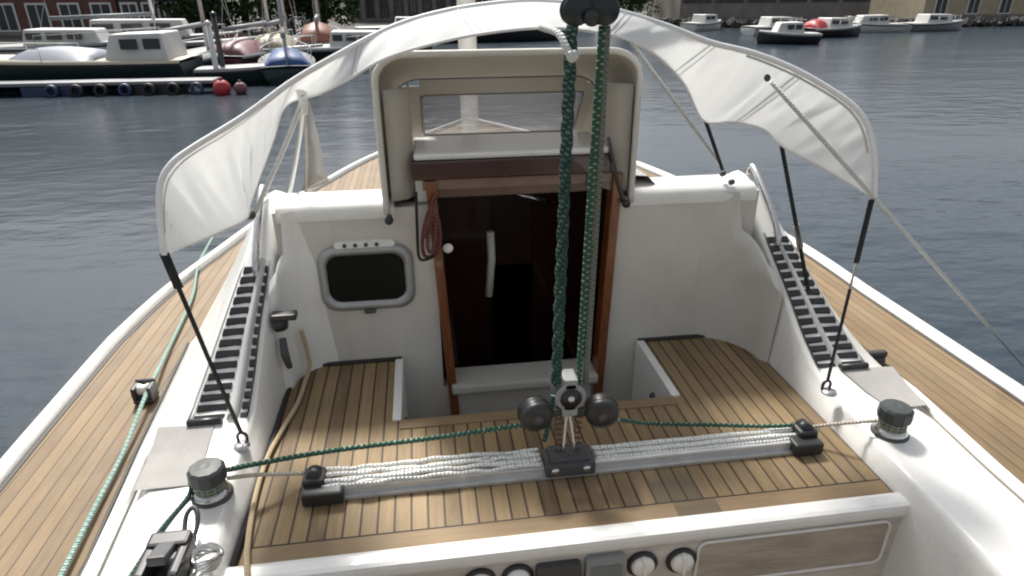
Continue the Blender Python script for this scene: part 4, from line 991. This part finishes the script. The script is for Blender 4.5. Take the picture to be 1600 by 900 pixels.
# near moored boats, left
p = (-7.699, 19.696, -0.900)
boat_at('motor_cruiser', (-9.75, 19.0, 0), R(180), 7.6, 2.2, .66, 'green', 'dark green hulled motor boat with white wheelhouse moored behind the floating dock', 'motor boat', cabin=(-3.5, -1.9), wins=2, trim='cream', cabh=.66, cover=(-1.7, .4, 'bgrey', .34))
boat_at('motor_cruiser', ((-9.483, 24.029, -0.900)[0]-1.5, 23.5, 0), R(4), 6.5, 2.0, .75, 'white', 'white motor boat with low cabin behind the dark green boat', 'motor boat', cabin=(-1.0, 1.2), wins=3, trim='grey', cabh=.5)
boat_at('sailing_boat', ((-6.354, 22.024, -0.900)[0]-.3, 22.4, 0), R(84), 6.4, 1.7, .5, 'green', 'dark green sailing boat with tall grey mast seen end on beside the motor boat', 'sailboat', mast=9, trim='grey')
boat_at('sailing_boat', ((-5.187, 23.145, -0.900)[0], 24.5, 0), R(75), 6.0, 1.7, .45, 'maroon', 'small maroon sailing boat under a faded pink cover', 'sailboat', cover=(-2.7, -.4, 'pinkc', .45), mast=8, trim='grey')
boat_at('sailing_boat', ((-3.837, 21.516, -0.900)[0], 20.8, 0), R(100), 5.0, 1.5, .42, 'green', 'green sailing boat with bright blue cover next to the awning', 'sailboat', cover=(-2.3, .2, 'bluec', .42), mast=8, trim='grey')
boat_at('sailing_boat', ((-4.727, 25.303, -0.900)[0], 25.6, 0), R(85), 5.0, 1.7, .5, 'black', 'sailing boat under a cream cover farther back in the row', 'sailboat', cover=(-2.3, .2, 'creamc', .5), mast=8.5, trim='grey')
boat_at('sailing_boat', ((-3.649, 26.367, -0.900)[0], 27.0, 0), R(95), 5.0, 1.7, .6, 'black', 'sailing boat with orange cover just above the left shoulder of the awning', 'sailboat', cover=(-2.3, .2, 'orange', .7), mast=8.5, trim='grey')
boat_at('sailing_boat', ((-10.133, 29.538, -0.900)[0], 27.2, 0), R(8), 7.0, 2.0, .7, 'maroon', 'maroon sailing boat with white cabin behind the motor boats', 'sailboat', cabin=(-1.5, 1.8), mast=9.5, trim='grey')
boat_at('rowing_boat', ((-7.241, 28.289, -0.900)[0], 27.0, 0), R(10), 4.0, 1.6, .6, 'black', 'dark open boat lying in front of the green trees', 'boat', trim='grey')
boat_at('rowing_boat', ((398-646)/1000*18.6*.97, 18.9, 0), R(4), 2.6, 1.2, .38, 'green', 'small dark green open boat right of the red fender ball', 'boat', trim='grey')
boat_at('rowing_boat', ((440-646)/1000*24*.97, 23.6, 0), R(-6), 3.4, 1.4, .5, 'white', 'small white open boat behind the blue covered one', 'boat', trim='grey')
# pontoon with boats seen under the middle of the awning
for px_, dd, L_, hc, lab in ((560, 24.0, 5.0, 'black', 'black motor boat seen under the left side of the awning'), (640, 38.0, 6.0, 'grey', 'grey motor boat seen above the spray hood left of the mast'), (772, 34.0, 6.5, 'black', 'black motor boat seen above the spray hood right of the mast')):
    x_ = (px_-646)/1000*dd*.98
    boat_at('motor_boat', (x_, dd, 0), R(3), L_, 2.0, .55, hc, lab, 'motor boat', cabin=(-.9, .9), wins=3, trim='white', cabh=.5)
# mooring posts
for i, (px_, dd, m_, h_, lab) in enumerate((((342, 95), 18.6, M['wfr'], 1.5, 'white mooring post at the end of the floating dock'), ((352, 95), 18.9, M['black'], 1.7, 'black mooring post beside the white one'), ((575, 110), 17.0, M['web'], .9, 'pale short mooring post seen below the left of the awning'))):
    q = [ (px_[0]-646)/1000*dd*.93, dd ]
    mb = MB(); mb.tube([(0, 0, -.6), (0, 0, h_)], .07, 12); mb.lathe([(.085, 0), (.085, .04), (0, .09)], (0, 0, h_), (0, 0, 1), 14); o = mb.build('mooring_post', m_); o.location = (q[0], q[1], WL); tag(o, lab, 'post')
# right side: small white boats off the shore
for (p, L_, hc, cv, rz, lab) in (((16.707, 29.194, -0.900), 2.6, 'black', None, 170, 'small dark boat with white cabin, nearest of the boats on the right'), ((19.639, 35.658, -0.900), 3.6, 'white', None, 10, 'white motor boat just behind the small dark one on the right'), ((21.615, 33.361, -0.900), 3.6, 'black', 'red', 12, 'dark motor boat with white cabin and red cover on the right'), ((25.993, 36.616, -0.900), 3.6, 'white', None, 175, 'long white boat right of the one with the red cover'), ((17.875, 41.076, -0.900), 3.2, 'white', None, 30, 'white boat by the dark shore near the right shoulder of the awning'), ((30.183, 36.913, -0.900), 4.0, 'grey', None, 5, 'grey motor boat farthest to the right on the water')):
    boat_at('motor_boat', p, R(rz), L_, 1.5, .42, hc, lab, 'motor boat', cabin=(-L_*.22, L_*.25), wins=2, trim='white', cabh=.5, cover=(-L_*.45, -L_*.2, cv, .45) if cv else None)
# buildings
def building(name, x0, x1, y0, dep, h, wm, nw, label, ww=.8, wh=1.1, sill=.25, floors=2, fm=None, pilaster=False, zb=-.45):
    e = empty(name, ((x0+x1)/2, y0+dep/2, zb)); tag(e, label, 'building'); W = x1-x0
    mb = MB(); mb.box((-W/2, -dep/2, 0), (W/2, dep/2, h)); wl = mb.build('wall', wm, e)
    mb = MB(); mb.prism([(-dep/2-.3, h), (dep/2+.3, h), (0, h+dep*.35)], -W/2-.2, W/2+.2, 'x'); mb.build('roof', M['roof'], e)
    mb = MB(); mb.box((-W/2-.02, -dep/2-.08, 0), (W/2+.02, -dep/2-.001, .18)); mb.build('plinth', M['stone'], e)
    for fl in range(floors):
        for k in range(nw):
            x = -W/2+W*(k+.5)/nw; z = sill+fl*2.8
            mb = MB(); mb.box((x-ww/2-.09, -dep/2-.05, z-.08), (x+ww/2+.09, -dep/2-.002, z+wh+.09)); f = mb.build('window', fm or M['wfr'], e)
            mb = MB(); mb.box((x-ww/2, -dep/2-.06, z), (x-.03, -dep/2-.052, z+wh)); mb.box((x+.03, -dep/2-.06, z), (x+ww/2, -dep/2-.052, z+wh)); mb.build('pane', M['win'], f)
    if pilaster:
        for k in range(nw+1):
            x = -W/2+W*k/nw; mb = MB(); mb.box((x-.14, -dep/2-.12, 0), (x+.14, -dep/2-.001, h)); mb.build('pilaster', M['stone'], e)
    return e
building('brick_house', -26, -14.4, 36.5, 8, 6.5, M['brick'], 8, 'dark red brick house with white windows at the far left shore')
building('brick_house', -14.2, -11.3, 36.2, 8, 7.5, M['stoned'], 3, 'narrow dark stone house with large white windows left of the trees', ww=.62)
building('stone_house', -4.6, 4.4, 50, 8, 7, M['stone'], 9, 'grey brown stone building with vertical piers behind the top of the awning', ww=.35, wh=1.8, pilaster=True, fm=M['stoned'])
building('stone_house', -50, -27, 37, 9, 7, M['stone'], 12, 'long grey stone house beyond the left edge of the brick one')
building('boat_shed', 18.5, 33, 47, 7, 3.2, M['stone'], 6, 'low grey boat shed with a wide dark opening on the right shore', ww=1.9, wh=.34, sill=1.1, floors=1, fm=M['stoned'])
building('boat_shed', 35, 50, 44, 7, 3.5, M['cream_w'], 6, 'cream walled shed at the far right shore', floors=1)
building('stone_house', 5, 17, 64, 9, 6, M['stoned'], 8, 'dark stone building behind the crown of the awning')
# rubble sea wall on the right
rnd = random.Random(11); mb = MB()
for k in range(420):
    x = rnd.uniform(12, 62); y = (47-(x-15)*.45 if x < 26 else 42-(x-26)*.06)-rnd.uniform(-.2, 1.1) ; r = rnd.uniform(.12, .38)
    if x < 15: y = 62-(x-11)*3.75-rnd.uniform(0, 1)
    bm_ = bmesh.ops.create_icosphere(mb.bm, subdivisions=1, radius=r)
    for v in bm_['verts']: v.co = Vector((v.co.x*rnd.uniform(.8, 1.3)+x, v.co.y+y, v.co.z*.8+WL+rnd.uniform(0, .45)))
o = mb.build('shore_rocks', M['stoned']); tag(o, 'dark rubble stones piled along the right shore', 'rocks', kind='stuff')
# trees
def tree(x, y, h, seed, lab):
    rnd = random.Random(seed); e = empty('tree', (x, y, -.45)); tag(e, lab, 'tree', 'trees on the far quay')
    mb = MB(); mb.tube([(0, 0, 0), (.05, 0, h*.25), (0, .1, h*.55), (0, 0, h*.8)], [.22, .17, .11, .04], 8, smooth=3)
    for k in range(6):
        a = rnd.uniform(0, 6.28); z = h*rnd.uniform(.2, .6); mb.tube([(0, 0, z), (math.cos(a)*h*.2, math.sin(a)*h*.2, z+h*.12)], [.07, .02], 6)
    mb.build('trunk', M['bark'], e)
    mb = MB(); clumps = [(rnd.gauss(0, h*.17), rnd.gauss(0, h*.17), h*rnd.uniform(.10, .98), h*rnd.uniform(.10, .19)) for _ in range(34)]
    for (cx_, cy_, cz_, r) in clumps:
        for _ in range(120):
            d = Vector((rnd.gauss(0, 1), rnd.gauss(0, 1), rnd.gauss(0, .8))).normalized()*r*rnd.uniform(.5, 1.05); c = Vector((cx_, cy_, max(.1, cz_)))+d
            if c.z < .05: continue
            u = Vector((rnd.gauss(0, 1), rnd.gauss(0, 1), rnd.gauss(0, 1))).normalized()*rnd.uniform(.08, .16); v = u.cross(Vector((rnd.gauss(0, 1), rnd.gauss(0, 1), rnd.gauss(0, 1)))).normalized()*u.length*.6
            mb.quad(c-u, c+v, c+u, c-v)
    mb.build('crown', M['leaf'], e)
for k, (x, y, h, lab) in enumerate(((-10.4, 36.0, 6.0, 'dense dark green tree next to the narrow stone house, leftmost of the row'), (-8.6, 37.0, 6.5, 'tall dark green tree in the middle of the row on the quay'), (-6.4, 37.0, 5.5, 'rounded dark green tree on the quay beside the pillared stone building'), (-4.6, 36.0, 4.2, 'short dark green tree in front of the pillared stone building'), (16.0, 50.5, 5.0, 'dark green tree at the left end of the low boat shed'))):
    tree(x, y, h, 20+k, lab)

# rising wooded ground behind the quay
M['hill'] = mat('wooded_hillside', (.045, .060, .030), .95, noise=.6, nscale=.25, var=(.018, .028, .014))
mb = MB(); rnd = random.Random(3); secs = []
for j in range(9):
    y = 72+j*16; secs.append([(x, y+rnd.uniform(-3, 3), -.5 if j == 0 else 2+16*math.sin(j/8*1.5)*(.75+.25*math.sin(x*.021+j*.4))+rnd.uniform(-.8, .8)) for x in range(-420, 421, 12)])
mb.loft(secs); o = mb.build('hillside', M['hill']); tag(o, kind='structure', label='dark wooded hillside rising behind the quay')

# bicycles standing on the left quay
def bicycle(x, y, rz, lab):
    e = empty('bicycle', (x, y, -.45), rz); tag(e, lab, 'bicycle', 'bicycles parked on the quay')
    for wx in (-.52, .52):
        mb = MB(); mb.tube([(wx+.31*math.cos(t), 0, .33+.31*math.sin(t)) for t in [2*math.pi*i/20 for i in range(20)]], .022, 6, closed=True)
        for k in range(6): a = k*math.pi/6; mb.tube([(wx-.3*math.cos(a), 0, .33-.3*math.sin(a)), (wx+.3*math.cos(a), 0, .33+.3*math.sin(a))], .004, 4)
        mb.build('wheel', M['blackg'], e)
    mb = MB()
    for q in (((-.52, 0, .33), (-.15, 0, .82)), ((-.15, 0, .85), (-.05, 0, .30)), ((-.05, 0, .30), (.38, 0, .78)), ((-.14, 0, .78), (.38, 0, .80)), ((.36, 0, .92), (.52, 0, .33)), ((-.52, 0, .33), (-.05, 0, .30))): mb.tube(q, .018, 6)
    mb.build('frame', BC['grey'], e)
    mb = MB(); mb.box((-.26, -.06, .86), (-.04, .06, .90), .02); mb.build('saddle', M['black'], e)
    mb = MB(); mb.tube([(.30, -.26, .98), (.37, -.1, .95), (.37, .1, .95), (.30, .26, .98)], .014, 6); mb.build('handlebar', M['black'], e)
for k, x in enumerate((-6.9, -6.0, -5.3)):
    bicycle(x, 31.6+.2*k, R((12, -8, 25)[k]), 'grey bicycle on the left quay, '+('leftmost of the three', 'middle one of the three', 'rightmost of the three, turned at an angle')[k])
